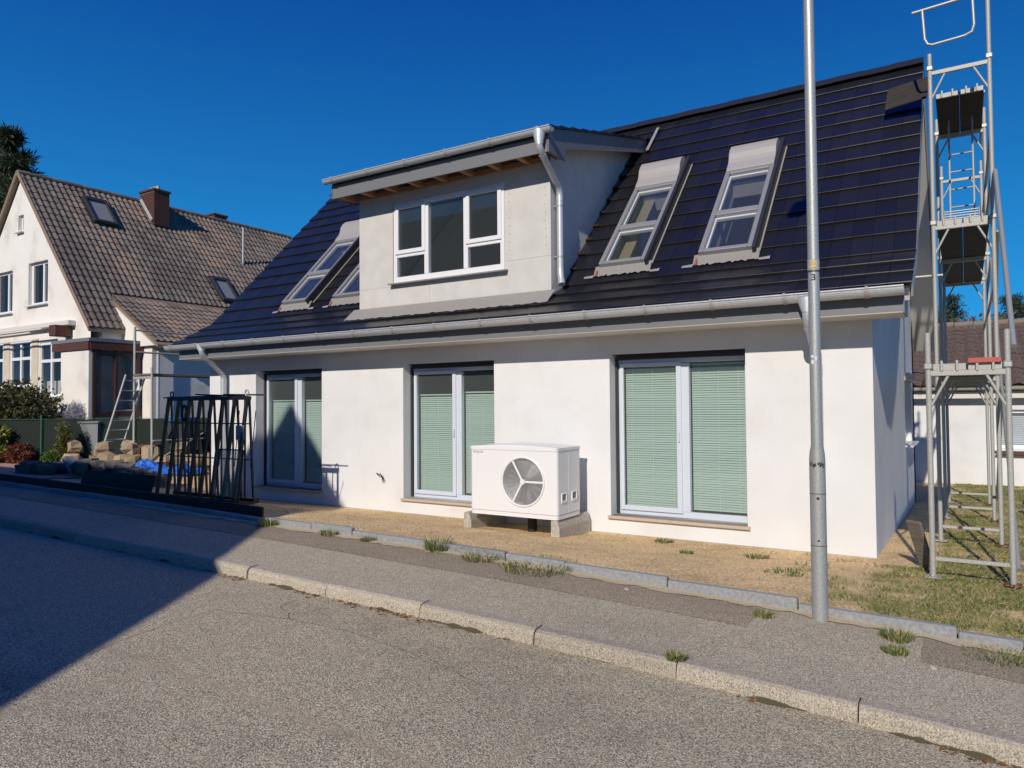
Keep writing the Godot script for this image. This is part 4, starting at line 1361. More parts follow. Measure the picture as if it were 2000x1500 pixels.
	for z in [0.135, -0.13]:
		st = new_st()
		var hb := Basis(Vector3.FORWARD, Vector3.UP, Vector3.RIGHT)
		bar_frame(st, Vector3(w / 2 + 0.003, 0.25, z), 0.135, 0.12, 0.016, 0.016, 0.03, 0.016, 0.014, 0.003, hb)
		var hd := part("side_handle", st, M.pump_white, t)
		st = new_st()
		quad(st, Vector3(w / 2 + 0.0015, 0.205, z - 0.05), Vector3(w / 2 + 0.0015, 0.205, z + 0.05), Vector3(w / 2 + 0.0015, 0.295, z + 0.05), Vector3(w / 2 + 0.0015, 0.295, z - 0.05), Vector3.RIGHT)
		part("handle_recess", st, M.bin, hd)
	# grille: rim, three spokes, hub, many fine rings; fan behind
	st = new_st()
	var rim := []
	for k in 65:
		rim.append(Vector3(fc.x + cos(TAU * k / 64.0) * (fr + 0.006), fc.y + sin(TAU * k / 64.0) * (fr + 0.006), d / 2 + 0.002))
	tube(st, rim, 0.014, 8, false)
	part("grille_rim", st, M.pump_white, t)
	for a in [0.0, TAU / 3.0, 2.0 * TAU / 3.0]:
		st = new_st()
		var dir := Vector3(cos(a), sin(a), 0)
		bbox(st, Vector3(fc.x, fc.y, d / 2 + 0.002) + dir * 0.155, Vector3(0.29, 0.026, 0.012), 0.004, Basis(dir, Vector3(-dir.y, dir.x, 0), Vector3.BACK))
		part("grille_spoke", st, M.pump_white, t)
	st = new_st()
	tube(st, [Vector3(fc.x, fc.y, d / 2 - 0.004), Vector3(fc.x, fc.y, d / 2 + 0.010)], 0.034, 20)
	part("grille_hub", st, M.pump_white, t)
	st = new_st()
	var r := 0.03
	while r < fr:
		var pts := []
		for k in 49:
			pts.append(Vector3(fc.x + cos(TAU * k / 48.0) * r, fc.y + sin(TAU * k / 48.0) * r, d / 2 - 0.006))
		tube(st, pts, 0.003, 4, false)
		r += 0.0125
	var gr := part("grille_rings", st, M.fin, t)
	stuff(gr)
	for k in 3:
		st = new_st()
		var a0 := TAU * k / 3.0 + 0.5
		for i in 10:
			for j in 6:
				var q := []
				for e in [[i, j], [i + 1, j], [i + 1, j + 1], [i, j + 1]]:
					var a: float = a0 + e[0] * 0.17
					var rr: float = 0.06 + e[1] * 0.036
					q.append(Vector3(fc.x + cos(a) * rr, fc.y + sin(a) * rr, d / 2 - 0.10 + e[0] * 0.007))
				quad(st, q[0], q[1], q[2], q[3], Vector3.BACK)
		part("fan_blade", st, M.bin, t)
	st = new_st()
	quad(st, Vector3(fc.x - fr, fc.y - fr, d / 2 - 0.125), Vector3(fc.x + fr, fc.y - fr, d / 2 - 0.125), Vector3(fc.x + fr, fc.y + fr, d / 2 - 0.125), Vector3(fc.x - fr, fc.y + fr, d / 2 - 0.125), Vector3.BACK)
	part("fan_back", st, M.bin_dark, t)
	var logo := part("logo", text_mesh("TECALOR", 0.036, 0.001, true), mat(L(.25, .25, .26), 0.6), t, Vector3(-w / 2 + 0.125, 0.785, d / 2 + 0.0012))
	# pipes below
	st = new_st()
	tube(st, [Vector3(0.05, 0.0, -0.1), Vector3(0.05, -0.3, -0.1)], 0.06, 12)
	part("pipe", st, M.black, t)
	st = new_st()
	bbox(st, Vector3(0.3, -0.04, -0.05), Vector3(0.1, 0.09, 0.12), 0.01)
	part("junction_box", st, M.bin, t)

func build_lamp() -> void:
	var x := -0.092
	var z := 2.885
	var y := pave_y(x, z)
	var t := thing("lamp_post", "galvanised grey lamp post on the pavement edge with number 3 on it", "lamp post", Vector3(x, y - 0.02, z))
	var st := new_st()
	tube(st, [Vector3(0, -0.1, 0), Vector3(0, 1.16, 0), Vector3(0, 1.215, 0), Vector3(0, 1.26, 0)], [0.0545, 0.0545, 0.05, 0.0405], 28, false)
	part("base_tube", st, M.galv, t)
	st = new_st()
	tube(st, [Vector3(0, 1.255, 0), Vector3(0, 6.6, 0)], [0.0405, 0.034], 24)
	part("shaft", st, M.galv, t)
	st = new_st()       # access door: two hairline seams and its key holes
	for yy in [0.545, 0.915]:
		tube(st, [Vector3(0, yy, 0), Vector3(0, yy + 0.005, 0)], 0.0549, 28, false)
	part("door_seam", st, M.anthra, t)
	st = new_st()
	for q in [[0.585, 0.008], [0.885, 0.011]]:
		tube(st, [Vector3(0.009, q[0], 0.05), Vector3(0.009, q[0], 0.0552)], q[1], 8)
	part("key_hole", st, M.ink, t)
	# plates face the street and the camera side
	var face := func(a: float, r: float) -> Basis:
		return Basis(Vector3.UP, a)
	st = new_st()
	tube(st, [Vector3(0, 2.525, 0), Vector3(0, 2.60, 0)], 0.0415, 24, false)
	var band := part("number_plate", st, M.galv_old, t)
	part("plate_digit", text_mesh("3", 0.075, 0.003, true), M.sign_gold, band, Vector3(0.006, 2.562, 0.0415))
	st = new_st()
	tube(st, [Vector3(0, 2.512, 0), Vector3(0, 2.52, 0)], 0.042, 24, false)
	part("plate_strap", st, M.anthra, band)
	part("painted_digit", text_mesh("3", 0.062, 0.002, true), M.ink, t, Vector3(0.004, 2.47, 0.0395))
	st = new_st()
	for q in [[-0.012, 1.86, 0.016, 0.03], [-0.012, 1.90, 0.016, 0.02], [0.012, 1.885, 0.012, 0.03]]:
		bbox(st, Vector3(q[0], q[1], 0.0385), Vector3(q[2], q[3], 0.002), 0.0005)
	part("sticker_remnant", st, M.paper, t)
	st = new_st()
	var lamp_rng := RandomNumberGenerator.new()
	lamp_rng.seed = 3
	for k in 26:
		var a := lerpf(-0.9, 1.1, k / 25.0)
		if lamp_rng.randf() < 0.25: continue
		var r := 0.0548
		bbox(st, Vector3(sin(a) * r, 1.125 + lamp_rng.randf_range(-0.012, 0.012), cos(a) * r), Vector3(0.0045, lamp_rng.randf_range(0.015, 0.035), 0.001), 0.0002, Basis(Vector3.UP, a))
	part("scrawl", st, M.ink, t)
	st = new_st()       # lantern arm high above the frame
	tube(st, [Vector3(0, 6.55, 0), Vector3(0, 6.75, 0.15), Vector3(0, 6.8, 0.5)], 0.03, 10)
	part("arm", st, M.galv, t)
	st = new_st()
	bbox(st, Vector3(0, 6.8, 0.8), Vector3(0.22, 0.11, 0.6), 0.04)
	part("lantern", st, M.galv, t)

func build_rack() -> void:
	# steel A-frame rack for glass, left standing in the front yard
	var t := thing("glass_rack", "black steel A-frame glass transport rack standing before the far french window", "rack", Vector3(-8.44, 0.06, 2.0))
	var st := new_st()
	for sx in [-0.55, 0.55]:
		bbox(st, Vector3(sx, 0.0, 0.0), Vector3(0.08, 0.08, 0.9), 0.006)
	part("skid", st, M.black_steel, t)
	for z in [0.20, -0.09]:
		st = new_st()
		bbox(st, Vector3(0, 0.065, z), Vector3(1.86, 0.05, 0.05), 0.004)
		part("bottom_rail", st, M.black_steel, t)
	st = new_st()
	bbox(st, Vector3(0, 1.475, 0.0), Vector3(1.86, 0.05, 0.075), 0.004)
	part("top_rail", st, M.black_steel, t)
	for k in 8:
		var x := -0.905 + k * 0.2586
		for s in [[0.20, 0.036], [-0.09, 0.024]]:
			st = new_st()
			var a := Vector3(x, 0.09, s[0])
			var b := Vector3(x, 1.46, 0.02 * signf(s[0]))
			var d := (b - a)
			bbox(st, (a + b) / 2, Vector3(s[1], d.length(), s[1] * 1.3), 0.004, Basis(Vector3.RIGHT, d.normalized(), Vector3.RIGHT.cross(d.normalized())))
			part("upright", st, M.black_steel, t)
	for k in 7:
		st = new_st()
		var x := -0.775 + k * 0.2586
		bbox(st, Vector3(x, 0.77, -0.05), Vector3(0.02, 1.38, 0.025), 0.003)
		part("spacer_bar", st, M.black_steel, t)
	for y in [0.62, 1.12]:
		st = new_st()
		var z := lerpf(-0.09, 0.0, y / 1.46)
		tube(st, [Vector3(-0.92, y, z), Vector3(0.92, y, z)], 0.009, 8)
		part("cross_rail", st, M.black_steel, t)
	st = new_st()
	for k in 4:
		tube(st, [Vector3(-0.3 + k * 0.35, 0.5, -0.16), Vector3(-0.02 + k * 0.35, 1.3, -0.03)], 0.006, 6)
	part("tension_wire", st, M.black_steel, t)
	for sx in [-0.86, 0.88]:
		st = new_st()
		var pts := []
		for k in 17:
			pts.append(Vector3(sx + cos(TAU * k / 16.0) * 0.035, 1.545 + sin(TAU * k / 16.0) * 0.04, 0))
		tube(st, pts, 0.011, 6, false)
		part("lifting_eye", st, M.galv if sx > 0 else M.black_steel, t)
	for q in [[-1.15, 1.5, 0.9, 1.52], [-0.35, 1.54, 0.75, 1.50], [0.3, 1.53, 1.12, 1.515]]:
		st = new_st()
		tube(st, [Vector3(q[0], q[1], -0.05), Vector3(q[2], q[3], -0.08)], 0.011, 6)
		part("loose_rod", st, M.black_steel, t)
	st = new_st()
	bbox(st, Vector3(0.86, 1.0, 0.10), Vector3(0.17, 0.2, 0.006), 0.002)
	var pl := part("type_plate", st, M.galv_old, t)
	st = new_st()
	for k in 5:
		box(st, Vector3(0.86, 1.065 - k * 0.03, 0.1037), Vector3(0.12 - 0.02 * (k % 2), 0.007, 0.001))
	part("plate_lines", st, M.ink, pl)
	st = new_st()       # ratchet strap coil hung on an upright
	var pts := []
	for k in 25:
		pts.append(Vector3(-0.40 + cos(TAU * k / 12.0) * 0.055, 1.27 + sin(TAU * k / 12.0) * 0.11, 0.09 + 0.001 * k))
	tube(st, pts, 0.014, 6)
	part("strap_coil", st, M.black, t)
	for q in [[0.74, 0.52, "dark edged glass sheet leaning on the near end of the rack"], [0.60, 0.5, "greenish glass sheet leaning behind another on the rack"]]:
		var g := thing("glass_sheet", q[2], "glass sheet", Vector3(-8.44 + q[0], 0.115, 2.0 + 0.30 - (0.74 - q[0]) * 0.3), "glass sheets on the rack")
		st = new_st()
		var tb := Basis(Vector3.RIGHT, -0.12)
		pane(st, tb * Vector3(0.1, 0.36, 0), 0.5, 0.72, tb)
		part("pane", st, M.glass_green, g)
		st = new_st()
		bar_frame(st, tb * Vector3(0.1, 0.36, 0), 0.52, 0.74, 0.012, 0.03, 0.012, 0.014, 0.016, 0.002, tb)
		part("edge_seal", st, M.black, g)
	st = new_st()
	for q in [[-9.45, 2.2], [-8.4, 2.2], [-7.5, 2.2]]:
		pass

# ---------------------------------------------------------------- scaffolds
func frame_scaffold(t: Node3D, xa: float, xb: float, z: float, y0: float, inner: float, outer: float, m: Material) -> void:
	# one upright frame: two posts, cross bars at each level
	for x in [xa, xb]:
		var st := new_st()
		tube(st, [Vector3(x, y0, z), Vector3(x, inner if x == xa else outer, z)], 0.0242, 12)
		part("post", st, m, t)
		st = new_st()
		tube(st, [Vector3(x, y0 - 0.01, z), Vector3(x, y0 + 0.12, z)], 0.018, 8)
		bbox(st, Vector3(x, y0 - 0.008, z), Vector3(0.13, 0.012, 0.13), 0.003)
		part("base_jack", st, M.rust if x == xb else m, t)
	var st2 := new_st()
	bbox(st2, Vector3((xa + xb) / 2, y0 + 0.16, z), Vector3(xb - xa - 0.04, 0.035, 0.03), 0.004)
	part("bottom_bar", st2, m, t)

func deck(t: Node3D, xa: float, xb: float, z0: float, z1: float, y: float, pm: Material, edge: Material) -> void:
	var w := (xb - xa - 0.06) / 2.0
	for k in 2:
		var st := new_st()
		bbox(st, Vector3(xa + 0.03 + w * (k + 0.5), y - 0.03, (z0 + z1) / 2), Vector3(w - 0.003, 0.045, absf(z1 - z0) - 0.06), 0.004)
		var p := part("deck_board", st, pm, t)
		for z in [z0 - 0.012, z1 + 0.012]:
			st = new_st()
			bbox(st, Vector3(xa + 0.03 + w * (k + 0.5), y - 0.03, z), Vector3(w - 0.014, 0.062, 0.02), 0.004)
			part("end_cap", st, edge, p)
		for x in [-0.06, 0.06]:
			st = new_st()
			bbox(st, Vector3(xa + 0.03 + w * (k + 0.5) + x, y - 0.02, z0 + 0.015), Vector3(0.022, 0.1, 0.03), 0.005)
			part("hook", st, edge, p)

func build_scaffold() -> void:
	var t := thing("scaffold_tower", "tall galvanised facade scaffold beside the right end wall of the house", "scaffold")
	var xa := 0.535
	var xb := 1.14
	var zs := [0.78, -1.65, -4.2, -6.8]
	var lv := [1.76, 3.6, 5.5]
	for k in 4:
		var z: float = zs[k]
		var y0 := yard_y(0.8, z) + 0.03
		frame_scaffold(t, xa, xb, z, y0, [2.05, 5.66, 5.7, 5.7][k], [2.05, 7.3, 5.75, 5.7][k], M.galv_old)
		for y in (lv if k > 0 else [lv[0]]):
			var st := new_st()
			bbox(st, Vector3((xa + xb) / 2, y - 0.085, z), Vector3(xb - xa - 0.03, 0.05, 0.04), 0.004)
			part("transom", st, M.galv_old, t)
			st = new_st()       # corner gussets
			for x in [[xa, 1.0], [xb, -1.0]]:
				tube(st, [Vector3(x[0], y - 0.42, z), Vector3(x[0] + 0.16 * x[1], y - 0.1, z)], 0.013, 8)
			part("gusset", st, M.galv_old, t)
			st = new_st()       # couplers
			for x in [xa, xb]:
				bbox(st, Vector3(x, y - 0.02, z), Vector3(0.07, 0.06, 0.07), 0.01)
			part("coupler", st, M.galv, t)
	for k in 3:
		deck(t, xa, xb, zs[k], zs[k + 1], lv[0], M.plank_dark, M.galv_old)
	for k in [1, 2]:
		deck(t, xa, xb, zs[k], zs[k + 1], lv[1], M.plank_dark, M.galv_old)
	deck(t, xa, xb, -2.6, zs[2], lv[2], M.plank_dark, M.galv_old)
	var st := new_st()       # red toe board end on the lowest deck
	bbox(st, Vector3(0.97, lv[0] + 0.022, zs[0] + 0.02), Vector3(0.25, 0.045, 0.03), 0.004)
	part("toe_board", st, M.red_paint, t)
	# guard rails and diagonals along the outer side
	for q in [[lv[1] + 1.0, 1], [lv[1] + 0.5, 1], [lv[2] + 0.5, 2], [lv[0] + 1.0, 1]]:
		st = new_st()
		tube(st, [Vector3(xb, q[0], zs[q[1]]), Vector3(xb, q[0], zs[3])], 0.019, 8)
		part("guard_rail", st, M.galv, t)
	for q in [[0, 0.15, 1, 1.6], [1, 1.7, 2, 3.5], [2, 0.2, 1, 1.5], [2, 1.8, 1, 3.4]]:
		st = new_st()
		tube(st, [Vector3(xb + 0.04, q[1] - 0.2, zs[q[0]]), Vector3(xb + 0.04, q[3], zs[q[2]])], 0.019, 8)
		part("diagonal_brace", st, M.galv, t)
	st = new_st()       # raking shore on the outside
	tube(st, [Vector3(xb + 0.05, 1.9, 0.72), Vector3(xb + 0.03, 4.1, -1.6)], 0.024, 10)
	part("raking_tube", st, M.galv, t)
	# end guard at the top: bar with a U loop
	st = new_st()
	tube(st, [Vector3(0.36, 6.22, -1.65), Vector3(1.14, 6.26, -1.65)], 0.019, 10)
	tube(st, [Vector3(0.47, 6.22, -1.65), Vector3(0.49, 5.86, -1.65), Vector3(0.52, 5.79, -1.65), Vector3(0.57, 5.77, -1.65), Vector3(0.90, 5.79, -1.65), Vector3(0.98, 5.82, -1.65), Vector3(1.0, 5.90, -1.65), Vector3(0.99, 6.24, -1.65)], 0.017, 10)
	part("end_guard", st, M.galv, t)
	st = new_st()       # wall tie
	tube(st, [Vector3(-0.1, 2.95, -1.72), Vector3(0.62, 2.95, -1.72)], 0.019, 8)
	part("wall_tie", st, M.galv, t)
	# loose things on it
	st = new_st()
	var lz := -3.0
	for x in [0.70, 0.98]:
		tube(st, [Vector3(x, lv[1] + 0.02, lz), Vector3(x, lv[2] - 0.06, lz - 0.55)], 0.013, 8)
	for k in 6:
		var f := 0.12 + k * 0.145
		tube(st, [Vector3(0.70, lerpf(lv[1], lv[2] - 0.06, f), lz - 0.55 * f), Vector3(0.98, lerpf(lv[1], lv[2] - 0.06, f), lz - 0.55 * f)], 0.011, 8)
	single("access_ladder", st, M.galv_old, "narrow steel ladder between the two upper scaffold decks", "ladder")
	var g := thing("step_grating", "small bar grating leaning on the middle scaffold deck", "grating", Vector3(0.83, lv[1], -1.9))
	for k in 5:
		st = new_st()
		bbox(st, Vector3(0, 0.03 + k * 0.035, -0.02 * k), Vector3(0.36, 0.014, 0.014), 0.003)
		part("bar", st, M.galv, g)
	st = new_st()
	for x in [-0.18, 0.18]:
		tube(st, [Vector3(x, 0.0, 0.02), Vector3(x, 0.19, -0.09)], 0.009, 6)
	part("side_bar", st, M.galv, g)
	st = new_st()       # dark shuttering board pushed out over the roof
	bbox(st, Vector3.ZERO, Vector3(0.5, 0.022, 0.46), 0.003)
	single("shuttering_board", st, M.plank_dark, "dark board reaching from the scaffold over the black roof", "board", Vector3(0.25, 5.50, -2.35)).rotation = Vector3(0.95, -0.1, 0.1)
	st = new_st()       # plank leaning at the foot of the end wall
	bbox(st, Vector3(0, 0.24, 0), Vector3(0.16, 0.5, 0.03), 0.004, Basis(Vector3.RIGHT, 0.35))
	single("short_plank", st, M.plank, "short grey board leaning by the foot of the front scaffold post", "board", Vector3(0.42, yard_y(0.4, 0.3), 0.35), "", -0.7)
	# smaller scaffold on the neighbouring lot
	var s := thing("side_scaffold", "low scaffold with plank deck on the lot left of the white house", "scaffold", Vector3.ZERO)
	for z in [-1.4, -4.2, -7.0]:
		for x in [[-16.18, 3.36], [-15.42, 2.36]]:
			st = new_st()
			tube(st, [Vector3(x[0], 0.0, z), Vector3(x[0] + (0.02 if x[1] > 3.0 else -0.02), x[1], z)], 0.03, 10)
			part("post", st, M.galv_old, s)
		st = new_st()
		bbox(st, Vector3(-15.8, 2.12, z), Vector3(0.75, 0.06, 0.05), 0.005)
		part("transom", st, M.galv_old, s)
	for k in 2:
		st = new_st()
		bbox(st, Vector3(-15.98 + k * 0.36, 2.19, -4.2), Vector3(0.33, 0.05, 5.7), 0.005)
		part("deck_board", st, M.plank, s)
	for y in [2.75, 3.28]:
		st = new_st()
		tube(st, [Vector3(-16.14, y, -1.4), Vector3(-16.14, y, -7.0)], 0.022, 8)
		part("guard_rail", st, M.galv_old, s)
	for q in [[-1.4, 0.1, -4.2, 1.5], [-4.2, 0.35, -7.0, 0.35], [-1.4, 0.62, -7.0, 0.62]]:
		st = new_st()
		tube(st, [Vector3(-15.38, q[1], q[0]), Vector3(-15.38, q[3], q[2])], 0.02, 8)
		part("brace", st, M.galv_old, s)
	st = new_st()
	bbox(st, Vector3(-15.95, 1.95, -1.36), Vector3(0.13, 0.26, 0.01), 0.002, Basis(Vector3.BACK, 0.12))
	part("notice_card", st, M.paper, s)
	st = new_st()       # loose tarpaulin over the rail
	var lad := thing("leaning_ladder", "aluminium ladder leaning against the low scaffold by the stones", "ladder", Vector3(-17.1, 0.03, -1.25))
	var dir := Vector3(1.2, 2.15, -0.05)
	for z in [0.24, -0.24]:
		st = new_st()
		bbox(st, dir * 0.5 + Vector3(0, 0, z), Vector3(0.05, dir.length(), 0.025), 0.004, Basis(Vector3.BACK, -atan2(dir.x, dir.y)))
		part("stile", st, M.alu, lad)
	for k in 9:
		st = new_st()
		var p := dir * (0.06 + k * 0.11)
		bbox(st, p, Vector3(0.035, 0.028, 0.47), 0.005)
		part("rung", st, M.alu, lad)

# ---------------------------------------------------------------- neighbours
# gable wall facing +z at plane z: base xl..xr at y0, straight up to ye, then to the apex; holes [x0,x1,y0,y1]
func gable(st: SurfaceTool, z: float, xl: float, xr: float, y0: float, ye: float, ax: float, ay: float, thick: float, holes: Array) -> void:
	var ys := [y0, ye, ay]
	for h in holes:
		ys.append_array([h[2], h[3]])
	ys.sort()
	var left := func(y: float) -> float: return xl if y <= ye else lerpf(xl, ax, (y - ye) / (ay - ye))
	var right := func(y: float) -> float: return xr if y <= ye else lerpf(xr, ax, (y - ye) / (ay - ye))
	for j in ys.size() - 1:
		var a: float = ys[j]
		var b: float = ys[j + 1]
		if b - a < 1e-4: continue
		var cuts := []
		for h in holes:
			if h[2] < (a + b) / 2 and h[3] > (a + b) / 2: cuts.append([h[0], h[1]])
		cuts.sort_custom(func(p, q): return p[0] < q[0])
		var la: float = left.call(a)
		var lb: float = left.call(b)
		for c in cuts + [[right.call(a), right.call(b)]]:
			var last: bool = c[0] == right.call(a)
			var ra: float = c[0]
			var rb: float = c[1] if last else c[0]
			for s in [[0.0, Vector3.BACK], [thick, Vector3.FORWARD]]:
				quad(st, Vector3(la, a, z - s[0]), Vector3(ra, a, z - s[0]), Vector3(rb, b, z - s[0]), Vector3(lb, b, z - s[0]), s[1])
			if not last:
				la = c[1]; lb = c[1]
	for h in holes:
		var c := [Vector3(h[0], h[2], z), Vector3(h[1], h[2], z), Vector3(h[1], h[3], z), Vector3(h[0], h[3], z)]
		var ns := [Vector3.UP, Vector3.LEFT, Vector3.DOWN, Vector3.RIGHT]
		for k in 4:
			quad(st, c[k], c[(k + 1) % 4], c[(k + 1) % 4] - Vector3(0, 0, thick), c[k] - Vector3(0, 0, thick), ns[k])

func pantile(w: float, ln: float) -> ArrayMesh:
	var st := new_st()
	var n := 6
	var pr := []
	for k in n + 1:
		var f := float(k) / n
		pr.append(Vector2((f - 0.5) * w * 1.04, 0.022 * sin(f * TAU - 0.6) + 0.006))
	for k in n:
		var a: Vector2 = pr[k]
		var b: Vector2 = pr[k + 1]
		var nn := Vector3(-(b.y - a.y), b.x - a.x, 0).normalized()
		quad(st, Vector3(a.x, a.y + 0.03, 0), Vector3(b.x, b.y + 0.03, 0), Vector3(b.x, b.y, -ln), Vector3(a.x, a.y, -ln), nn)
		quad(st, Vector3(a.x, a.y + 0.03, 0), Vector3(b.x, b.y + 0.03, 0), Vector3(b.x, b.y + 0.006, 0), Vector3(a.x, a.y + 0.006, 0), Vector3.BACK)
	return st.commit()

func plain_window(parent: Node3D, called: String, x0: float, x1: float, y0: float, y1: float, z: float, mull: Array, trans: Array, m: Material, gm: Material) -> MeshInstance3D:
	var st := new_st()
	var w := x1 - x0
	var h := y1 - y0
	bar_frame(st, Vector3((x0 + x1) / 2, (y0 + y1) / 2, z), w - 0.004, h - 0.004, 0.08, 0.08, 0.09, 0.08, 0.07)
	for f in mull:
		bbox(st, Vector3(x0 + w * f, (y0 + y1) / 2, z + 0.002), Vector3(0.10, h - 0.17, 0.07), 0.004)
	for f in trans:
		bbox(st, Vector3((x0 + x1) / 2, y0 + h * f, z), Vector3(w - 0.16, 0.10, 0.066), 0.004)
	var o := part(called, st, m, parent)
	var xs := [x0 + 0.08] + mull.map(func(f): return x0 + w * f) + [x1 - 0.08]
	var ys := [y0 + 0.09] + trans.map(func(f): return y0 + h * f) + [y1 - 0.08]
	for i in xs.size() - 1:
		for j in ys.size() - 1:
			st = new_st()
			pane(st, Vector3((xs[i] + xs[i + 1]) / 2, (ys[j] + ys[j + 1]) / 2, z - 0.012), xs[i + 1] - xs[i], ys[j + 1] - ys[j])
			part("glass_pane", st, gm, o)
	st = new_st()
	bbox(st, Vector3((x0 + x1) / 2, y0 - 0.02, z + 0.14), Vector3(w + 0.1, 0.04, 0.24), 0.006)
	part("sill", st, m, o)
	return o

func build_left_house() -> void:
	var t := thing("old_house", "white gabled house with weathered brown pantile roof and two brick chimneys", "house")
	var zf := -3.0
	var zb := -14.2
	var ax := -25.67
	var ay := 9.05
	var xr := -21.26
	var xl := -30.08
	var ye := 3.76
	var wins := [[-25.11, -23.84, 4.75, 6.15], [-27.5, -26.2, 4.62, 6.05], [-25.85, -25.48, 7.27, 7.84], [-24.31, -22.32, 1.75, 3.5], [-26.3, -24.9, 2.1, 3.62], [-28.4, -26.8, 2.1, 3.62]]
	var st := new_st()
	gable(st, zf, xl, xr, -0.4, ye, ax, ay, 0.32, wins)
	part("gable_wall", st, M.old_white, t)
	st = new_st()
	box(st, Vector3(xr - 0.16, 1.68, (zf - 0.33 + zb) / 2), Vector3(0.32, 4.16, zb - zf + 0.33))
	box(st, Vector3(xl + 0.16, 1.68, (zf - 0.33 + zb) / 2), Vector3(0.32, 4.16, zb - zf + 0.33))
	part("side_wall", st, M.old_white, t)
	st = new_st()
	gable(st, zb + 0.3, xl, xr, -0.4, ye, ax, ay, 0.3, [])
	part("rear_wall", st, M.old_white, t)
	st = new_st()
	box(st, Vector3(ax, 3.9, -8.6), Vector3(8.1, 0.1, 10.4))
	box(st, Vector3(ax, 0.2, -8.6), Vector3(8.1, 0.1, 10.4))
	part("floor_slab", st, M.interior_dark, t)
	plain_window(t, "upper_window", -25.11, -23.84, 4.75, 6.15, zf - 0.14, [0.06, 0.62], [], M.pvc, M.glass_old)
	plain_window(t, "upper_window", -27.5, -26.2, 4.62, 6.05, zf - 0.14, [0.6], [], M.pvc, M.glass_old)
	plain_window(t, "attic_window", -25.85, -25.48, 7.27, 7.84, zf - 0.14, [], [], M.old_white, M.glass_old)
	plain_window(t, "ground_floor_window", -24.31, -22.32, 1.75, 3.5, zf - 0.05, [0.36, 0.68], [0.66], M.pvc, M.glass_old)
	plain_window(t, "ground_floor_window", -26.3, -24.9, 2.1, 3.62, zf - 0.05, [0.5], [0.62], M.pvc, M.glass_old)
	plain_window(t, "ground_floor_window", -28.4, -26.8, 2.1, 3.62, zf - 0.05, [0.5], [0.62], M.pvc, M.glass_old)
	for x in [-24.6, -26.55]:
		st = new_st()
		box(st, Vector3(x, 2.0, zf + 0.006), Vector3(0.42, 3.3, 0.03))
		part("cream_pier", st, M.cream, t)
	st = new_st()
	box(st, Vector3(-23.3, 1.1, zf + 0.006), Vector3(1.95, 1.25, 0.03))
	part("window_apron", st, M.cream, t)
	# curtains behind the big window
	st = new_st()
	box(st, Vector3(-23.3, 2.05, zf - 0.2), Vector3(1.9, 0.45, 0.01))
	part("net_curtain", st, M.soffit, t)
	# roof: right slope in single tiles, left slope as a sheet
	var tn := 1.2
	var a := atan(tn)
	var n := Vector3(sin(a), cos(a), 0)
	var dn := Vector3(cos(a), -sin(a), 0)
	var bs := Basis(Vector3.FORWARD, n, dn)
	var ry := ay + 0.22
	st = new_st()
	var sl := 7.12
	for s in [1.0, -1.0]:
		prism(st, PackedVector2Array([Vector2(0, 0), Vector2(cos(a) * sl * s, -sin(a) * sl), Vector2(cos(a) * sl * s, -sin(a) * sl - 0.1), Vector2(0, -0.1)]), Vector3(ax, ry - 0.02, zb - 0.1), Vector3.RIGHT, Vector3.UP, Vector3.BACK * (zf - zb + 0.24))
	var roof := part("roof", st, M.clay[3], t)
	var tw := 0.205
	var ex := 0.322
	var mesh := pantile(tw, ex + 0.06)
	var spots := []
	rng.seed = 41
	var nz := noise(FastNoiseLite.TYPE_SIMPLEX_SMOOTH, 0.25, 9, 3)
	var tone := func(s: float, z: float) -> int:
		var q := nz.get_noise_2d(z * 2.2, s * 0.7) + rng.randfn(0.0, 0.22)
		return 3 if q > 0.42 else (1 if q > 0.12 else (0 if q > -0.15 else (2 if q > -0.35 else 4)))
	for r in 22:
		for k in int(11.3 / tw):
			var s := sl - 0.02 - r * ex
			var z := zf + 0.1 - tw * (k + 0.5)
			if s > 5.75 and z < -4.1: continue
			var p := Vector3(ax, ry, 0) + dn * s
			p.z = z
			if (z < -4.68 and z > -5.5 and s > 0.75 and s < 2.0) or (z < -8.25 and z > -8.95 and s > 4.0 and s < 5.2) or (z < -7.05 and z > -7.65 and s < 1.3): continue
			spots.append([Transform3D(bs * Basis.from_euler(Vector3(rng.randfn(0, .008), rng.randfn(0, .01), rng.randfn(0, .008))), p), tone.call(s, z)])
	# lean-to: flatter roof over the extension
	var a2 := atan(0.62)
	var dn2 := Vector3(cos(a2), -sin(a2), 0)
	var bs2 := Basis(Vector3.FORWARD, Vector3(sin(a2), cos(a2), 0), dn2)
	var top := Vector3(-22.05, 4.92, 0)
	for r in 9:
		for k in int(9.0 / tw):
			var p := top + dn2 * (2.92 - r * ex)
			p.z = -4.0 - tw * (k + 0.5)
			spots.append([Transform3D(bs2 * Basis.from_euler(Vector3(rng.randfn(0, .008), rng.randfn(0, .01), rng.randfn(0, .008))), p), tone.call(8.0 - r * 0.3, p.z)])
	lay(roof, "pantile", mesh, M.clay, spots)
	st = new_st()
	box(st, Vector3(ax - 2.3, ry - 2.75, (zf + zb) / 2), Vector3(7.2, 0.06, zf - zb + 0.2), Basis(Vector3.BACK, a))
	part("left_slope", st, M.clay[0], roof)
	for k in 34:
		st = new_st()
		var z0 := zf + 0.12 - k * 0.335
		var arc := []
		tube(st, [Vector3(ax, ry - 0.035, z0), Vector3(ax, ry - 0.02, z0 - 0.36)], 0.11, 8)
		part("ridge_tile", st, M.clay[4 if k % 3 else 0], roof)
	st = new_st()       # orange verge tiles along the gable edge
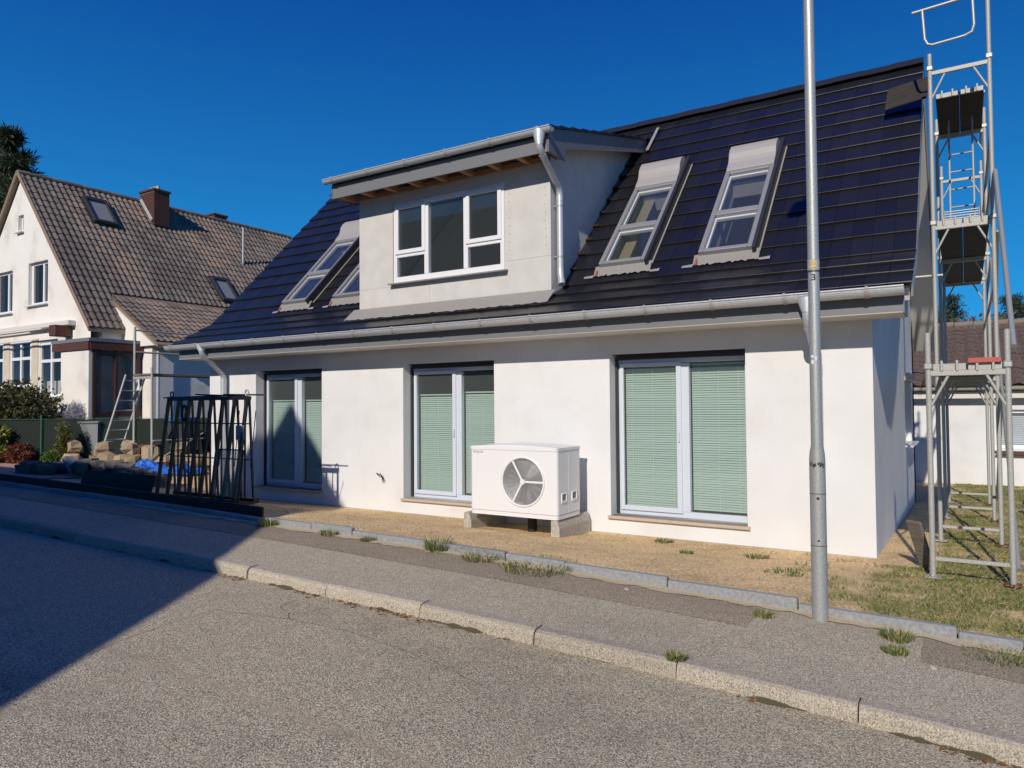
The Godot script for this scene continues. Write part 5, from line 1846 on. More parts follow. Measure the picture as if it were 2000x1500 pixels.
	for s in [1.0, -1.0]:
		var d := Vector3(cos(a) * s, -sin(a), 0)
		bbox(st, Vector3(ax, ry + 0.0, zf + 0.13) + d * sl / 2, Vector3(sl, 0.10, 0.05), 0.01, Basis(d, Vector3(sin(a) * s, cos(a), 0), Vector3.BACK * (1.0 if s > 0 else 1.0)) if s > 0 else Basis(-d, Vector3(-sin(a), cos(a), 0), Vector3.BACK))
	part("verge_edge", st, M.clay[3], roof)
	# roof windows
	for q in [[1.35, -5.09, 1.3, 0.82], [4.6, -8.6, 1.25, 0.72]]:
		var c: Vector3 = Vector3(ax, ry, q[1]) + dn * q[0] + n * 0.1
		var fb := Basis(Vector3.FORWARD, -dn, n)
		st = new_st()
		bar_frame(st, c, q[3], q[2], 0.09, 0.09, 0.1, 0.16, 0.16, 0.01, fb)
		var rw := part("roof_window", st, M.anthra, roof)
		st = new_st()
		pane(st, c + n * 0.04, q[3] - 0.16, q[2] - 0.24, fb)
		part("glass_pane", st, M.glass_green, rw)
		st = new_st()
		box(st, c + n * 0.0, Vector3(q[3] - 0.18, q[2] - 0.26, 0.02), fb)
		part("inner_blind", st, M.soffit, rw)
	# chimneys with brick courses
	for q in [[Vector3(-25.15, 8.88, -7.35), 0.62, 1.3], [Vector3(-26.2, 9.15, -10.75), 0.6, 0.75]]:
		var base: Vector3 = q[0]
		st = new_st()
		box(st, base, Vector3(q[1] + 0.28 if q[2] > 1.0 else q[1], q[2], q[1]))
		var ch := part("chimney", st, M.cream if false else M.rubble, roof)
		var ww: float = (q[1] + 0.28) if q[2] > 1.0 else q[1]
		if not cache.has("cbrick"):
			var s2 := new_st()
			bbox(s2, Vector3.ZERO, Vector3(0.205, 0.062, 0.03), 0.004)
			cache.cbrick = s2.commit()
		var rows := int(q[2] / 0.078)
		for r in rows:
			for side in [[Vector3.BACK, ww, q[1]], [Vector3.RIGHT, q[1], ww]]:
				var len: float = side[1]
				var u: Vector3 = Vector3.RIGHT if side[0] == Vector3.BACK else Vector3.FORWARD
				var m := int(round(len / 0.22))
				for k in m:
					var off: float = (k + 0.5) * len / m - len / 2
					part("brick", cache.cbrick, M.brick, ch, base + u * off + side[0] * (side[2] / 2) + Vector3(0, -q[2] / 2 + 0.045 + r * 0.078, 0), Basis(u, Vector3.UP, side[0]))
		st = new_st()
		bbox(st, base + Vector3(0, q[2] / 2 + 0.04, 0), Vector3(ww + 0.1, 0.08, q[1] + 0.1), 0.01)
		part("chimney_cap", st, M.brick, ch)
		if q[2] > 1.0:
			for k in 3:
				st = new_st()
				tube(st, [base + Vector3(-0.2 + k * 0.2, q[2] / 2 + 0.06, 0), base + Vector3(-0.2 + k * 0.2, q[2] / 2 + 0.26, 0)], 0.07, 10)
				part("flue", st, M.sill, ch)
			st = new_st()
			bbox(st, base + Vector3(0.05, -0.05, q[1] / 2 + 0.05), Vector3(1.15, 0.12, 0.06), 0.01, Basis(Vector3.BACK, -a))
			part("chimney_flashing", st, M.zinc, ch)
	st = new_st()
	var vp := Vector3(ax, ry, -10.4) + dn * 2.7
	tube(st, [vp, vp + Vector3(0, 1.5, 0)], 0.045, 8)
	part("vent_pipe", st, M.galv, roof)
	# extension: end wall, side wall
	st = new_st()
	prism(st, PackedVector2Array([Vector2(xr + 0.002, -0.4), Vector2(-19.9, -0.4), Vector2(-19.9, 3.36), Vector2(xr + 0.002, 4.3)]), Vector3(0, 0, -4.4), Vector3.RIGHT, Vector3.UP, Vector3.BACK * 0.3)
	prism(st, PackedVector2Array([Vector2(xr - 0.7, 4.72), Vector2(-19.6, 3.26), Vector2(-21.9, 3.26)]), Vector3(0, 0, -4.09), Vector3.RIGHT, Vector3.UP, Vector3.BACK * 0.12)
	box(st, Vector3(-20.05, 1.5, -8.7), Vector3(0.3, 3.7, 8.6))
	part("extension_wall", st, M.old_white, t)
	st = new_st()
	prism(st, PackedVector2Array([Vector2(0, 0), Vector2(2.62, -1.62), Vector2(2.62, -1.71), Vector2(0, -0.09)]), Vector3(-22.05, 4.9, -13.2), Vector3.RIGHT, Vector3.UP, Vector3.BACK * 9.22)
	part("extension_roof_deck", st, M.clay[3], t)
	st = new_st()
	tube(st, [Vector3(-19.75, 3.1, -4.2), Vector3(-19.75, -0.1, -4.2)], 0.05, 8)
	part("downpipe", st, M.zinc, t)
	# porch with flat roof, red fascia and brown glazing
	st = new_st()
	box(st, Vector3(-21.37, 3.37, -3.45), Vector3(2.15, 0.1, 1.98))
	var po := part("porch_roof", st, M.fascia, t)
	st = new_st()
	box(st, Vector3(-21.37, 3.2, -2.49), Vector3(2.05, 0.22, 0.06))
	box(st, Vector3(-20.34, 3.2, -3.45), Vector3(0.06, 0.22, 1.86))
	part("porch_fascia", st, M.red_wood, po)
	st = new_st()
	box(st, Vector3(-21.2, 1.4, -2.62), Vector3(1.55, 3.38, 0.2))
	part("porch_pier", st, M.old_white, t)
	st = new_st()
	for z in [-2.66, -3.3, -3.95, -4.36]:
		bbox(st, Vector3(-20.42, 1.5, z), Vector3(0.1, 3.2, 0.1), 0.006)
	for y in [1.22, 2.99, 0.1]:
		bbox(st, Vector3(-20.425, y, -3.5), Vector3(0.08, 0.14, 1.7), 0.006)
	part("porch_frame", st, M.brown_wood, t)
	for z in [-2.98, -3.62, -4.15]:
		st = new_st()
		quad(st, Vector3(-20.44, 1.28, z - 0.3), Vector3(-20.44, 1.28, z + 0.3), Vector3(-20.44, 2.93, z + 0.3), Vector3(-20.44, 2.93, z - 0.3), Vector3.RIGHT)
		part("glass_pane", st, M.glass_old, t)
		st = new_st()
		box(st, Vector3(-20.46, 0.66, z), Vector3(0.03, 0.98, 0.54))
		part("infill_panel", st, M.cream, t)
	# folded awning over the ground floor windows
	st = new_st()
	bbox(st, Vector3(-25.4, 4.0, zf + 0.12), Vector3(6.6, 0.16, 0.24), 0.02)
	var aw := part("awning_case", st, M.soffit, t)
	for k in 2:
		st = new_st()
		bbox(st, Vector3(-25.9 - k * 0.5, 3.84 - k * 0.1, zf + 0.5 + k * 0.1), Vector3(5.6, 0.05, 0.06), 0.01)
		part("awning_bar", st, M.soffit, aw)
	st = new_st()
	bbox(st, Vector3(-22.45, 3.75, zf + 0.28), Vector3(0.35, 0.34, 0.5), 0.02)
	part("awning_bracket", st, M.red_wood, aw)

func build_right_house() -> void:
	var t := thing("bungalow", "low white bungalow with lichen speckled brown roof behind the scaffold", "house")
	var st := new_st()
	wall(st, Vector3(0, 0, -12.0), Vector3.RIGHT, Vector3.BACK, -4.0, 14.0, -1.2, 1.6, 0.3, [[1.42, 3.3, 0.28, 1.2]])
	part("front_wall", st, M.plaster, t)
	st = new_st()
	box(st, Vector3(5.0, -0.6, -15.2), Vector3(18, 0.1, 6.0))
	box(st, Vector3(5.0, 1.45, -15.2), Vector3(18, 0.1, 6.0))
	box(st, Vector3(5.0, 0.2, -18.3), Vector3(18, 2.8, 0.3))
	box(st, Vector3(-3.85, 0.2, -15.2), Vector3(0.3, 2.8, 5.8))
	part("inner_shell", st, M.interior, t)
	var w := plain_window(t, "window", 1.42, 3.3, 0.28, 1.2, -12.12, [0.5], [], M.pvc, M.glass)
	for k in 20:
		st = new_st()
		bbox(st, Vector3(2.36, 0.36 + k * 0.042, -12.2), Vector3(1.72, 0.036, 0.004), 0.001, Basis(Vector3.RIGHT, 0.35))
		part("blind_slat", st, M.alu_white, w)
	st = new_st()
	bbox(st, Vector3(5.0, 1.55, -11.72), Vector3(18.4, 0.16, 0.02), 0.003)
	part("fascia", st, M.soffit, t)
	st = new_st()
	half_gutter(st, -4.2, 14.2, 1.72, -11.63, 0.07)
	part("gutter", st, M.galv_old, t)
	st = new_st()
	tube(st, [Vector3(1.4, 0.16, -11.9), Vector3(6.0, 0.16, -11.9)], 0.03, 8)
	part("pipe", st, M.rust, t)
	var a := atan(0.42)
	var bs := Basis(Vector3.RIGHT, Vector3(0, cos(a), sin(a)), Vector3(0, -sin(a), cos(a)))
	st = new_st()
	box(st, Vector3(5.0, 1.75, -11.6) - bs.z * 2.2 - bs.y * 0.05, Vector3(18.6, 0.08, 4.5), bs)
	box(st, Vector3(5.0, 2.6, -17.6), Vector3(18.6, 0.08, 4.5), Basis(Vector3.RIGHT, -a))
	part("roof", st, M.brown_roof, t)
	# concrete pantiles, too small to tell apart from here
	var mesh := pantile(0.3, 0.40)
	st = new_st()
	rng.seed = 51
	for r in 13:
		for k in 40:
			var p := Vector3(-2.0 + k * 0.3, 1.78, -11.6) - bs.z * (r * 0.34)
			st.append_from(mesh, 0, Transform3D(bs * Basis.from_euler(Vector3(rng.randfn(0, .01), rng.randfn(0, .01), 0)), p))
	var o := part("roof_pantiles", st, M.brown_roof, t)
	stuff(o)
	st = new_st()
	for k in 40:
		tube(st, [Vector3(-4.0 + k * 0.46, 3.56, -15.65), Vector3(-3.56 + k * 0.46, 3.58, -15.65)], 0.1, 8)
	part("ridge", st, M.clay[1], t)

func build_opposite() -> void:
	# gabled house across the street, behind the viewer: its shadow lies over the left of the street
	var t := thing("opposite_house", "gabled brick house across the street that shades the pavement", "house")
	var ax := -6.95
	var ay := 9.72
	var st := new_st()
	gable(st, 24.0, ax - 5.5, ax + 5.5, -0.6, 2.95, ax, ay, 0.3, [])
	part("rear_gable", st, M.old_white, t)
	st = new_st()
	gable(st, 14.3, ax - 5.5, ax + 5.5, -0.6, 2.95, ax, ay, 0.3, [[-9.6, -8.4, 0.6, 2.0], [-5.5, -4.3, 0.6, 2.0], [-7.6, -6.3, 4.0, 5.3]])
	part("front_gable", st, M.old_white, t)
	for q in [[-9.6, -8.4, 0.6, 2.0], [-5.5, -4.3, 0.6, 2.0], [-7.6, -6.3, 4.0, 5.3]]:
		st = new_st()
		bar_frame(st, Vector3((q[0] + q[1]) / 2, (q[2] + q[3]) / 2, 14.15), q[1] - q[0], q[3] - q[2], 0.08, 0.08, 0.08, 0.08, 0.08)
		var w := part("window", st, M.pvc, t)
		st = new_st()
		pane(st, Vector3((q[0] + q[1]) / 2, (q[2] + q[3]) / 2, 14.15), q[1] - q[0] - 0.1, q[3] - q[2] - 0.1)
		part("glass_pane", st, M.glass_dark, w)
	st = new_st()
	for x in [ax - 5.35, ax + 5.35]:
		box(st, Vector3(x, 1.17, 19.0), Vector3(0.3, 3.55, 9.9))
	part("side_wall", st, M.old_white, t)
	st = new_st()
	var tn := 1.21
	for s in [1.0, -1.0]:
		prism(st, PackedVector2Array([Vector2(0, 0), Vector2(5.75 * s, -5.75 * tn), Vector2(5.75 * s, -5.75 * tn - 0.3), Vector2(0, -0.3)]), Vector3(ax, 9.92, 13.98), Vector3.RIGHT, Vector3.UP, Vector3.BACK * 10.3)
	part("roof", st, M.clay[0], t)
	# long wing with its ridge along the street
	st = new_st()
	box(st, Vector3(-22.6, 1.6, 17.0), Vector3(20.0, 4.4, 6.4))
	part("wing_wall", st, M.old_white, t)
	st = new_st()
	prism(st, PackedVector2Array([Vector2(13.2, 3.3), Vector2(17.0, 9.85), Vector2(20.8, 3.3), Vector2(20.4, 3.3), Vector2(17.0, 9.3), Vector2(13.6, 3.3)]), Vector3(-33.0, 0, 0), Vector3.BACK, Vector3.UP, Vector3.RIGHT * 26.0)
	part("wing_roof", st, M.clay[2], t)

# ---------------------------------------------------------------- plants
func leaf_clump(n: int, size: float, thin: float, seed_: int, c0: Color, c1: Color) -> ArrayMesh:
	var r := RandomNumberGenerator.new()
	r.seed = seed_
	var st := new_st()
	for k in n:
		var d := Vector3(r.randfn(), r.randfn() * 0.8, r.randfn()).normalized()
		var o := d * size * r.randf_range(0.1, 0.6)
		var side := d.cross(Vector3(r.randfn(), r.randfn(), r.randfn())).normalized() * size * thin
		var tip := o + (d + Vector3(0, r.randf_range(-0.3, 0.3), 0)).normalized() * size * r.randf_range(0.5, 0.9)
		st.set_color(c0.lerp(c1, r.randf()))
		var nn := side.cross(tip - o).normalized()
		var mid := o.lerp(tip, 0.45)
		tri(st, o, mid + side, tip, nn)
		tri(st, o, tip, mid - side, nn)
	return st.commit()

# foliage spread through ellipsoids [centre, radii, count]
func crown(parent: Node3D, called: String, mesh: Mesh, blobs: Array, seed_: int, lo := 0.45) -> void:
	var r := RandomNumberGenerator.new()
	r.seed = seed_
	var spots := []
	for b in blobs:
		for k in int(b[2]):
			var d := Vector3(r.randfn(), r.randfn(), r.randfn()).normalized()
			var p: Vector3 = b[0] + d * b[1] * lerpf(lo, 1.0, sqrt(r.randf())) * r.randf_range(0.85, 1.12)
			var s := r.randf_range(0.6, 1.35)
			spots.append(Transform3D(Basis.from_euler(Vector3(r.randf() * TAU, r.randf() * TAU, 0)).scaled(Vector3(s, s, s)), p))
	stuff(scatter(called, M.leaf, mesh, spots, parent))

func conifer(label: String, at: Vector3, tall: float, wide: float, seed_: int, c0: Color, c1: Color, group: String, needle := 0.5, per := 46) -> void:
	var t := thing("pine_tree", label, "tree", at, group)
	var r := RandomNumberGenerator.new()
	r.seed = seed_
	var st := new_st()
	tube(st, [Vector3.ZERO, Vector3(0.1, tall * 0.5, 0.05), Vector3(0, tall * 0.97, 0)], [tall * 0.022, tall * 0.014, tall * 0.003], 8)
	var blobs := []
	var y := tall * 0.16
	while y < tall * 0.98:
		var f := y / tall
		var reach := wide * pow(1.0 - f, 0.75) + 0.15
		for k in 6:
			if r.randf() < 0.12: continue
			var w := r.randf() * TAU
			var ln := reach * r.randf_range(0.55, 1.1)
			var tip := Vector3(cos(w) * ln, y + ln * r.randf_range(-0.1, 0.22), sin(w) * ln)
			tube(st, [Vector3(0, y, 0), tip], [tall * 0.005, 0.01], 4, false)
			for i in 4:
				var g := 0.35 + 0.22 * i
				blobs.append([Vector3(0, y, 0).lerp(tip, g), Vector3(0.22, 0.14, 0.22) * (ln * 0.55 + 0.35), per * 0.25 * (ln / wide + 0.3)])
		y += tall * 0.052
	part("trunk", st, M.bark, t)
	crown(t, "crown", leaf_clump(10, needle, 0.06, seed_, c0, c1), blobs, seed_, 0.1)

func shrub(called: String, label: String, at: Vector3, blobs: Array, leaf: float, thin: float, seed_: int, c0: Color, c1: Color) -> void:
	var t := thing(called, label, "shrub", at)
	var st := new_st()
	var r := RandomNumberGenerator.new()
	r.seed = seed_
	for k in 7:
		var b = blobs[k % blobs.size()]
		tube(st, [Vector3(r.randf_range(-.05, .05), 0, r.randf_range(-.05, .05)), b[0] + Vector3(r.randfn(), r.randfn() * 0.4, r.randfn()) * b[1] * 0.5], [0.015, 0.006], 5, false)
	part("stems", st, M.bark, t)
	crown(t, "foliage", leaf_clump(8, leaf, thin, seed_, c0, c1), blobs, seed_, 0.25)

func build_plants() -> void:
	conifer("dark tall conifer rising behind the old gabled house", Vector3(-47.5, 0, -11.5), 18.5, 6.0, 61, Color(.018, .032, .014), Color(.045, .065, .025), "", 0.55, 120)
	var pines := [[-1.2, -40.0, 7.4, 1.7, "thin pine top showing over the bungalow roof, left one"], [0.15, -44.0, 9.2, 2.4, "dense pointed pine above the bungalow roof"], [3.2, -42.0, 8.6, 2.8, "bushy pine beside the outer scaffold posts"], [5.2, -43.0, 8.4, 3.2, "wide pine at the end of the bungalow roof"], [2.0, -46.0, 6.9, 2.0, "low pine between two taller ones above the bungalow"]]
	var k := 0
	for p in pines:
		conifer(p[4], Vector3(p[0], -0.9, p[1]), p[2], p[3], 70 + k, Color(.03, .05, .02), Color(.08, .10, .035), "pines behind the bungalow", 0.3, 40)
		k += 1
	for q in [[-2.5, -33.0, "russet bush left over the bungalow ridge"], [1.2, -34.0, "russet bush over the middle of the bungalow ridge"], [5.0, -33.0, "russet bush at the right over the bungalow ridge"]]:
		shrub("russet_bush", q[2], Vector3(q[0], -0.6, q[1]), [[Vector3(0, 3.4, 0), Vector3(2.6, 2.7, 1.6), 1300], [Vector3(1.3, 4.4, 0), Vector3(1.4, 1.6, 1.0), 600]], 0.35, 0.12, 90 + k, Color(.10, .075, .03), Color(.16, .12, .05))
		k += 1
	shrub("big_shrub", "large dark evergreen shrub in front of the old house windows", Vector3(-22.1, 0, -1.6), [[Vector3(-0.3, 1.25, 0), Vector3(1.25, 0.9, 0.9), 900], [Vector3(0.45, 1.0, 0.1), Vector3(0.7, 0.8, 0.6), 350], [Vector3(-1.5, 1.3, 0), Vector3(0.9, 0.9, 0.8), 400]], 0.16, 0.2, 201, Color(.02, .03, .010), Color(.085, .085, .03))
	shrub("yellow_shrub", "yellow green leafy shrub in front of the wire fence", Vector3(-20.45, 0, -0.15), [[Vector3(0, 0.55, 0), Vector3(0.6, 0.42, 0.45), 520], [Vector3(-0.7, 0.45, 0.2), Vector3(0.5, 0.4, 0.4), 320]], 0.13, 0.3, 202, Color(.12, .15, .015), Color(.30, .30, .05))
	shrub("red_shrub", "low reddish brown bush beside the green fence post", Vector3(-19.75, 0, -0.45), [[Vector3(0, 0.24, 0), Vector3(0.36, 0.22, 0.3), 320]], 0.09, 0.2, 203, Color(.13, .035, .02), Color(.22, .08, .045))
	shrub("column_conifer", "slim columnar conifer in front of the dark fence", Vector3(-18.85, 0, -1.1), [[Vector3(0, 0.35, 0), Vector3(0.15, 0.34, 0.15), 160], [Vector3(0.03, 0.75, 0), Vector3(0.1, 0.34, 0.1), 110]], 0.11, 0.1, 204, Color(.07, .085, .012), Color(.17, .17, .04))
	shrub("green_shrub", "small bright green plant at the fence foot", Vector3(-19.15, 0, -0.95), [[Vector3(0, 0.14, 0), Vector3(0.24, 0.14, 0.2), 180]], 0.08, 0.2, 205, Color(.04, .10, .015), Color(.10, .19, .035))
	shrub("blue_shrub", "pale blue grey shrub against the old house porch pier", Vector3(-20.75, 0.9, -2.3), [[Vector3(0, 0.3, 0), Vector3(0.28, 0.35, 0.16), 200]], 0.13, 0.06, 206, Color(.17, .18, .25), Color(.34, .35, .44))
	shrub("far_shrub", "yellow green shrub glimpsed through the glass rack", Vector3(-14.6, 0, -4.2), [[Vector3(0, 0.55, 0), Vector3(0.7, 0.5, 0.5), 420]], 0.12, 0.25, 207, Color(.10, .12, .02), Color(.30, .29, .07))

func rock(size: Vector3, seed_: int) -> ArrayMesh:
	var n := noise(FastNoiseLite.TYPE_SIMPLEX, 0.9, seed_, 2)
	var st := new_st()
	var rings := 4
	var segs := 6
	var P := func(i: int, j: int) -> Vector3:
		var v := PI * i / rings
		var u := TAU * (j % segs) / segs
		var d := Vector3(sin(v) * cos(u), cos(v), sin(v) * sin(u))
		# push towards a box so that it looks quarried
		var bx := d / maxf(absf(d.x), maxf(absf(d.y), absf(d.z)))
		d = d.lerp(bx, 0.6)
		return d * size * 0.5 * (1.0 + 0.55 * n.get_noise_3dv(d * 1.9 + Vector3(seed_, 0, 0)))
	for i in rings:
		for j in segs:
			var q := [P.call(i, j), P.call(i, j + 1), P.call(i + 1, j + 1), P.call(i + 1, j)]
			var c: Vector3 = (q[0] + q[1] + q[2] + q[3]) / 4.0
			for t in [[0, 1, 2], [0, 2, 3]]:
				var nn: Vector3 = (q[t[1]] - q[t[0]]).cross(q[t[2]] - q[t[0]])
				if nn.length() < 1e-9: continue
				tri(st, q[t[0]], q[t[1]], q[t[2]], nn.normalized() * (1.0 if nn.dot(c) > 0.0 else -1.0))
	return st.commit()

func wheelie_bin(label: String, at: Vector3, turn: float, body: Material, lid: Material) -> void:
	var t := thing("wheeled_bin", label, "bin", at, "", turn)
	var st := new_st()
	for k in 4:
		var q := []
		for e in [[k, 0], [k + 1, 0], [k + 1, 1], [k, 1]]:
			var c: Vector2 = [Vector2(-1, -1), Vector2(1, -1), Vector2(1, 1), Vector2(-1, 1)][e[0] % 4]
			var s := Vector2(0.20, 0.22) if e[1] == 0 else Vector2(0.27, 0.31)
			q.append(Vector3(c.x * s.x, 0.06 + 0.9 * e[1], c.y * s.y))
		var m: Vector3 = (q[0] + q[2]) / 2
		quad(st, q[0], q[1], q[2], q[3], Vector3(m.x, 0.05, m.z).normalized())
	part("body", st, body, t)
	st = new_st()
	bbox(st, Vector3(0, 0.985, 0), Vector3(0.6, 0.07, 0.68), 0.025, Basis(Vector3.RIGHT, 0.06))
	part("lid", st, lid, t)
	for x in [-0.22, 0.22]:
		st = new_st()
		tube(st, [Vector3(x - 0.03, 0.1, -0.24), Vector3(x + 0.03, 0.1, -0.24)], 0.1, 14)
		part("wheel", st, M.black, t)
	st = new_st()
	tube(st, [Vector3(-0.24, 0.95, -0.36), Vector3(0.24, 0.95, -0.36)], 0.018, 8)
	part("handle", st, body, t)

func tarp(label: String, at: Vector3, w: float, d: float, h: float, seed_: int) -> void:
	var n := noise(FastNoiseLite.TYPE_SIMPLEX, 1.8, seed_, 3)
	var st := new_st()
	var m := 14
	var P := func(i: int, j: int) -> Vector3:
		var x := (float(i) / m - 0.5) * w
		var z := (float(j) / m - 0.5) * d
		var e := 1.0 - pow(maxf(absf(x) / w, absf(z) / d) * 2.0, 3.0)
		return Vector3(x + n.get_noise_2d(x + 9.0, z) * 0.12, maxf(0.004, h * e * (0.6 + n.get_noise_2d(x * 1.5, z * 1.5) * 0.9)) , z + n.get_noise_2d(x, z + 9.0) * 0.12)
	for i in m:
		for j in m:
			quad(st, P.call(i, j), P.call(i + 1, j), P.call(i + 1, j + 1), P.call(i, j + 1))
	single("tarpaulin", st, M.tarp, label, "tarpaulin", at, "blue tarpaulins")

func build_left_lot() -> void:
	rng.seed = 77
	# wire fence with dark screening
	var f := thing("wire_fence", "green wire mesh fence with dark screening around the old house garden", "fence")
	var o := Vector3(-19.58, 0, -0.9)
	var d := Vector3(0.682, 0, -0.731)
	for k in range(-2, 4):
		var st := new_st()
		tube(st, [o + d * (k * 2.2), o + d * (k * 2.2) + Vector3(0, 1.24, 0)], 0.022, 8)
		part("post", st, M.fence_green, f)
	var st := new_st()
	for y in [0.08, 1.12]:
		tube(st, [o + d * -4.4 + Vector3(0, y, 0), o + d * 6.6 + Vector3(0, y, 0)], 0.006, 5)
	part("tension_wire", st, M.fence_green, f)
	st = new_st()
	var step := 0.09
	var nrm := Vector3(0.731, 0, 0.682)
	for k in range(int(-4.4 / step), int(6.6 / step)):
		for s in [1.0, -1.0]:
			var a := o + d * (k * step) + Vector3(0, 0.08 if s > 0 else 1.12, 0) + nrm * 0.02
			var b := a + d * 1.04 + Vector3(0, 1.04 * s, 0)
			tube(st, [a, b], 0.003, 3, false)
	stuff(part("wire_mesh", st, M.fence_green, f))
	for k in range(-2, 3):
		st = new_st()
		var c := o + d * (k * 2.2 + 1.1) + Vector3(0, 0.56, 0) - nrm * 0.04
		box(st, c, Vector3(2.16, 1.08, 0.01), Basis(d, Vector3.UP, d.cross(Vector3.UP)))
		part("screen_panel", st, M.screen, f)
	var bd := thing("board_fence", "dark brown board fence below the old house's ground floor windows", "fence", Vector3(-21.9, 0, -1.95))
	for k in 3:
		st = new_st()
		bbox(st, Vector3(0, 0.35 + k * 0.32, 0), Vector3(3.6, 0.29, 0.04), 0.004)
		part("board", st, M.brown_wood, bd)
	for x in [-1.6, 0.0, 1.7]:
		st = new_st()
		bbox(st, Vector3(x, 0.55, -0.06), Vector3(0.09, 1.15, 0.08), 0.004)
		part("post", st, M.brown_wood, bd)
	wheelie_bin("grey wheeled bin behind the wire fence by the ladder", Vector3(-18.95, 0.05, -1.95), 0.5, M.bin, M.bin)
	wheelie_bin("black wheeled bin with a blue lid beside the low scaffold", Vector3(-16.5, 0.1, -2.9), 0.4, M.bin_dark, M.blue_lid)
	st = new_st()
	bbox(st, Vector3(0, 0.24, 0), Vector3(0.5, 0.48, 0.42), 0.02)
	single("rusty_crate", st, M.rust, "rusty brown crate behind the low scaffold's brace", "crate", Vector3(-16.6, 0.0, -2.05), "", 0.4)
	# sandstones piled along the path
	var sp := [[-17.35, .16, -0.62, .42], [-17.42, .46, -0.66, .38], [-17.0, .14, -0.95, .36], [-17.7, .15, -1.5, .4], [-16.75, .42, -1.0, .46], [-16.5, .15, -1.0, .45], [-16.2, .16, -1.1, .34], [-16.05, .42, -1.25, .4], [-15.85, .14, -1.15, .36], [-15.6, .30, -1.5, .5], [-15.2, .13, -1.6, .34], [-14.9, .2, -1.75, .42], [-15.0, .42, -1.85, .36], [-14.5, .16, -1.9, .38], [-14.2, .2, -2.1, .36], [-16.4, .5, -1.4, .34]]
	for k in sp.size():
		var q = sp[k]
		single("sandstone", rock(Vector3(q[3] * 1.05, q[3] * 0.72, q[3] * 0.9), 300 + k), M.stone[k % 3], "rough beige sandstone in the heap between path and low scaffold", "stone", Vector3(q[0], q[1], q[2]), "heap of beige sandstones", k * 1.3)
	for k in 46:
		var x := rng.randf_range(-15.4, -11.9)
		var z := rng.randf_range(0.35, 1.25) - (x + 13.6) * 0.12
		var sz := rng.randf_range(0.16, 0.36)
		var hill := 0.22 * (1.0 - absf(x + 13.4) / 2.4) * (1.0 - absf(z - 0.85) / 0.8)
		single("rubble_lump", rock(Vector3(sz * 1.3, sz * 0.8, sz), 400 + k), M.rubble, "dark broken lump in the shaded rubble row behind the pavement", "rubble", Vector3(x, yard_y(x, z) + sz * 0.2 + maxf(0.0, hill), z), "shaded rubble row", k * 0.9)
	st = new_st()
	bbox(st, Vector3(0, 0.17, 0), Vector3(0.1, 0.5, 0.22), 0.01, Basis(Vector3.BACK, 0.7))
	single("tilted_slab", st, M.edging[0], "pale slab tipped up against the shaded rubble", "slab", Vector3(-14.35, 0.06, 0.9), "", 0.2)
	tarp("crumpled blue tarpaulin at the foot of the low scaffold", Vector3(-15.05, 0.0, -1.05), 0.9, 0.6, 0.22, 5)
	tarp("crumpled blue tarpaulin seen through the glass rack", Vector3(-13.55, 0.0, -0.85), 1.3, 0.7, 0.2, 6)
	# dark boards along the shaded edging
	for q in [[-12.1, 2.60, 4.6, "long dark shuttering board along the shaded pavement edge"], [-8.2, 2.62, 3.5, "dark shuttering board before the glass rack"]]:
		st = new_st()
		bbox(st, Vector3.ZERO, Vector3(q[2], 0.22, 0.035), 0.004)
		var ob := single("shuttering_plank", st, M.plank_dark, q[3], "board", Vector3(q[0], pave_y(q[0], 2.8) + 0.04, q[1]))
		ob.rotation.z = atan2(kerb_y(q[0] + 1.0) - kerb_y(q[0] - 1.0), 2.0)
	st = new_st()
	bbox(st, Vector3(0, 0.17, 0), Vector3(2.1, 0.36, 0.02), 0.004, Basis(Vector3.RIGHT, -0.3))
	single("dark_panel", st, M.plank_dark, "dark sheet panel leaning behind the shaded edging boards", "panel", Vector3(-11.0, 0.0, 1.9))
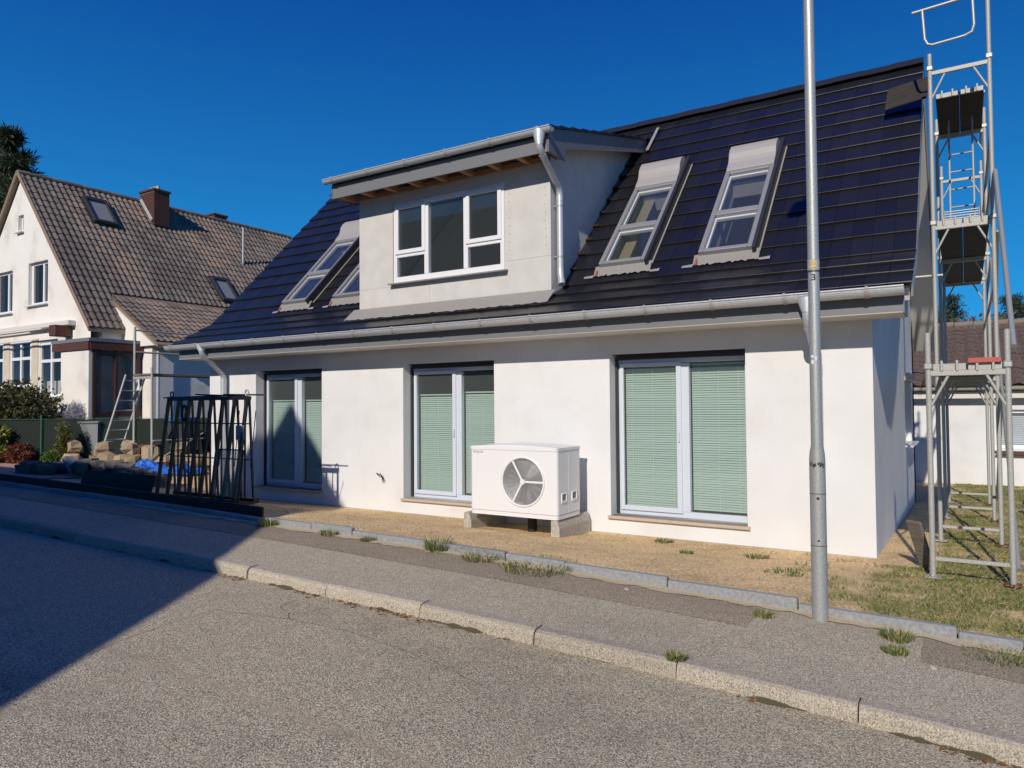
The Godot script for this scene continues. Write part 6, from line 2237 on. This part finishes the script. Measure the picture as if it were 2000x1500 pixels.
	# heap of broken bricks by the bungalow
	for k in 26:
		var x := 1.62 + rng.randf() * 0.9
		var z := -5.3 - rng.randf() * 0.9
		var y := yard_y(x, z) + 0.05 + rng.randf() * 0.42 * (1.0 - absf(x - 2.1) / 0.7)
		st = new_st()
		bbox(st, Vector3.ZERO, Vector3(0.22, 0.09, 0.12), 0.01)
		var o2 := single("broken_brick", st, M.stone[2] if k % 3 else M.rubble, "broken brick in the heap near the bungalow", "brick", Vector3(x, y, z), "heap of broken bricks")
		o2.rotation = Vector3(rng.randf_range(-.5, .5), rng.randf() * TAU, rng.randf_range(-.5, .5))

# ---------------------------------------------------------------- scene
func _ready() -> void:
	var cam := Camera3D.new()
	cam.name = "Camera3D"
	cam.fov = rad_to_deg(2.0 * atan(750.0 / 1405.107))
	cam.near = 0.05
	cam.far = 900.0
	cam.transform = Transform3D(Basis(Vector3.UP, 0.5621) * Basis(Vector3.RIGHT, 0.0277) * Basis(Vector3.BACK, -0.0078), EYE)
	add_child(cam)
	cam.current = true
	var env := Environment.new()
	env.background_mode = Environment.BG_SKY
	var sm := ProceduralSkyMaterial.new()
	sm.sky_top_color = L(.0, .028, .262)
	sm.sky_horizon_color = L(.035, .44, .95)
	sm.sky_curve = 0.2
	sm.ground_bottom_color = L(.12, .11, .09)
	sm.ground_horizon_color = L(.30, .34, .36)
	var sky := Sky.new()
	sky.sky_material = sm
	env.sky = sky
	env.tonemap_mode = Environment.TONE_MAPPER_LINEAR
	env.tonemap_exposure = 1.0
	env.sdfgi_enabled = true
	env.ssao_enabled = true
	env.ssil_enabled = true
	var we := WorldEnvironment.new()
	we.name = "WorldEnvironment"
	we.environment = env
	add_child(we)
	var sun := DirectionalLight3D.new()
	sun.name = "Sun"
	sun.light_energy = 1.32
	sun.light_color = Color(1.0, 0.955, 0.895)
	sun.light_angular_distance = 0.5
	sun.shadow_enabled = true
	sun.sky_mode = DirectionalLight3D.SKY_MODE_LIGHT_ONLY
	add_child(sun)
	sun.look_at_from_position(SUN * 20.0, Vector3.ZERO)
	make_materials()
	build_land()
	build_house()
	build_left_house()
	build_right_house()
	build_opposite()
	build_edging()
	build_heat_pump()
	build_lamp()
	build_scaffold()
	build_rack()
	build_left_lot()
	build_plants()
	build_greens()
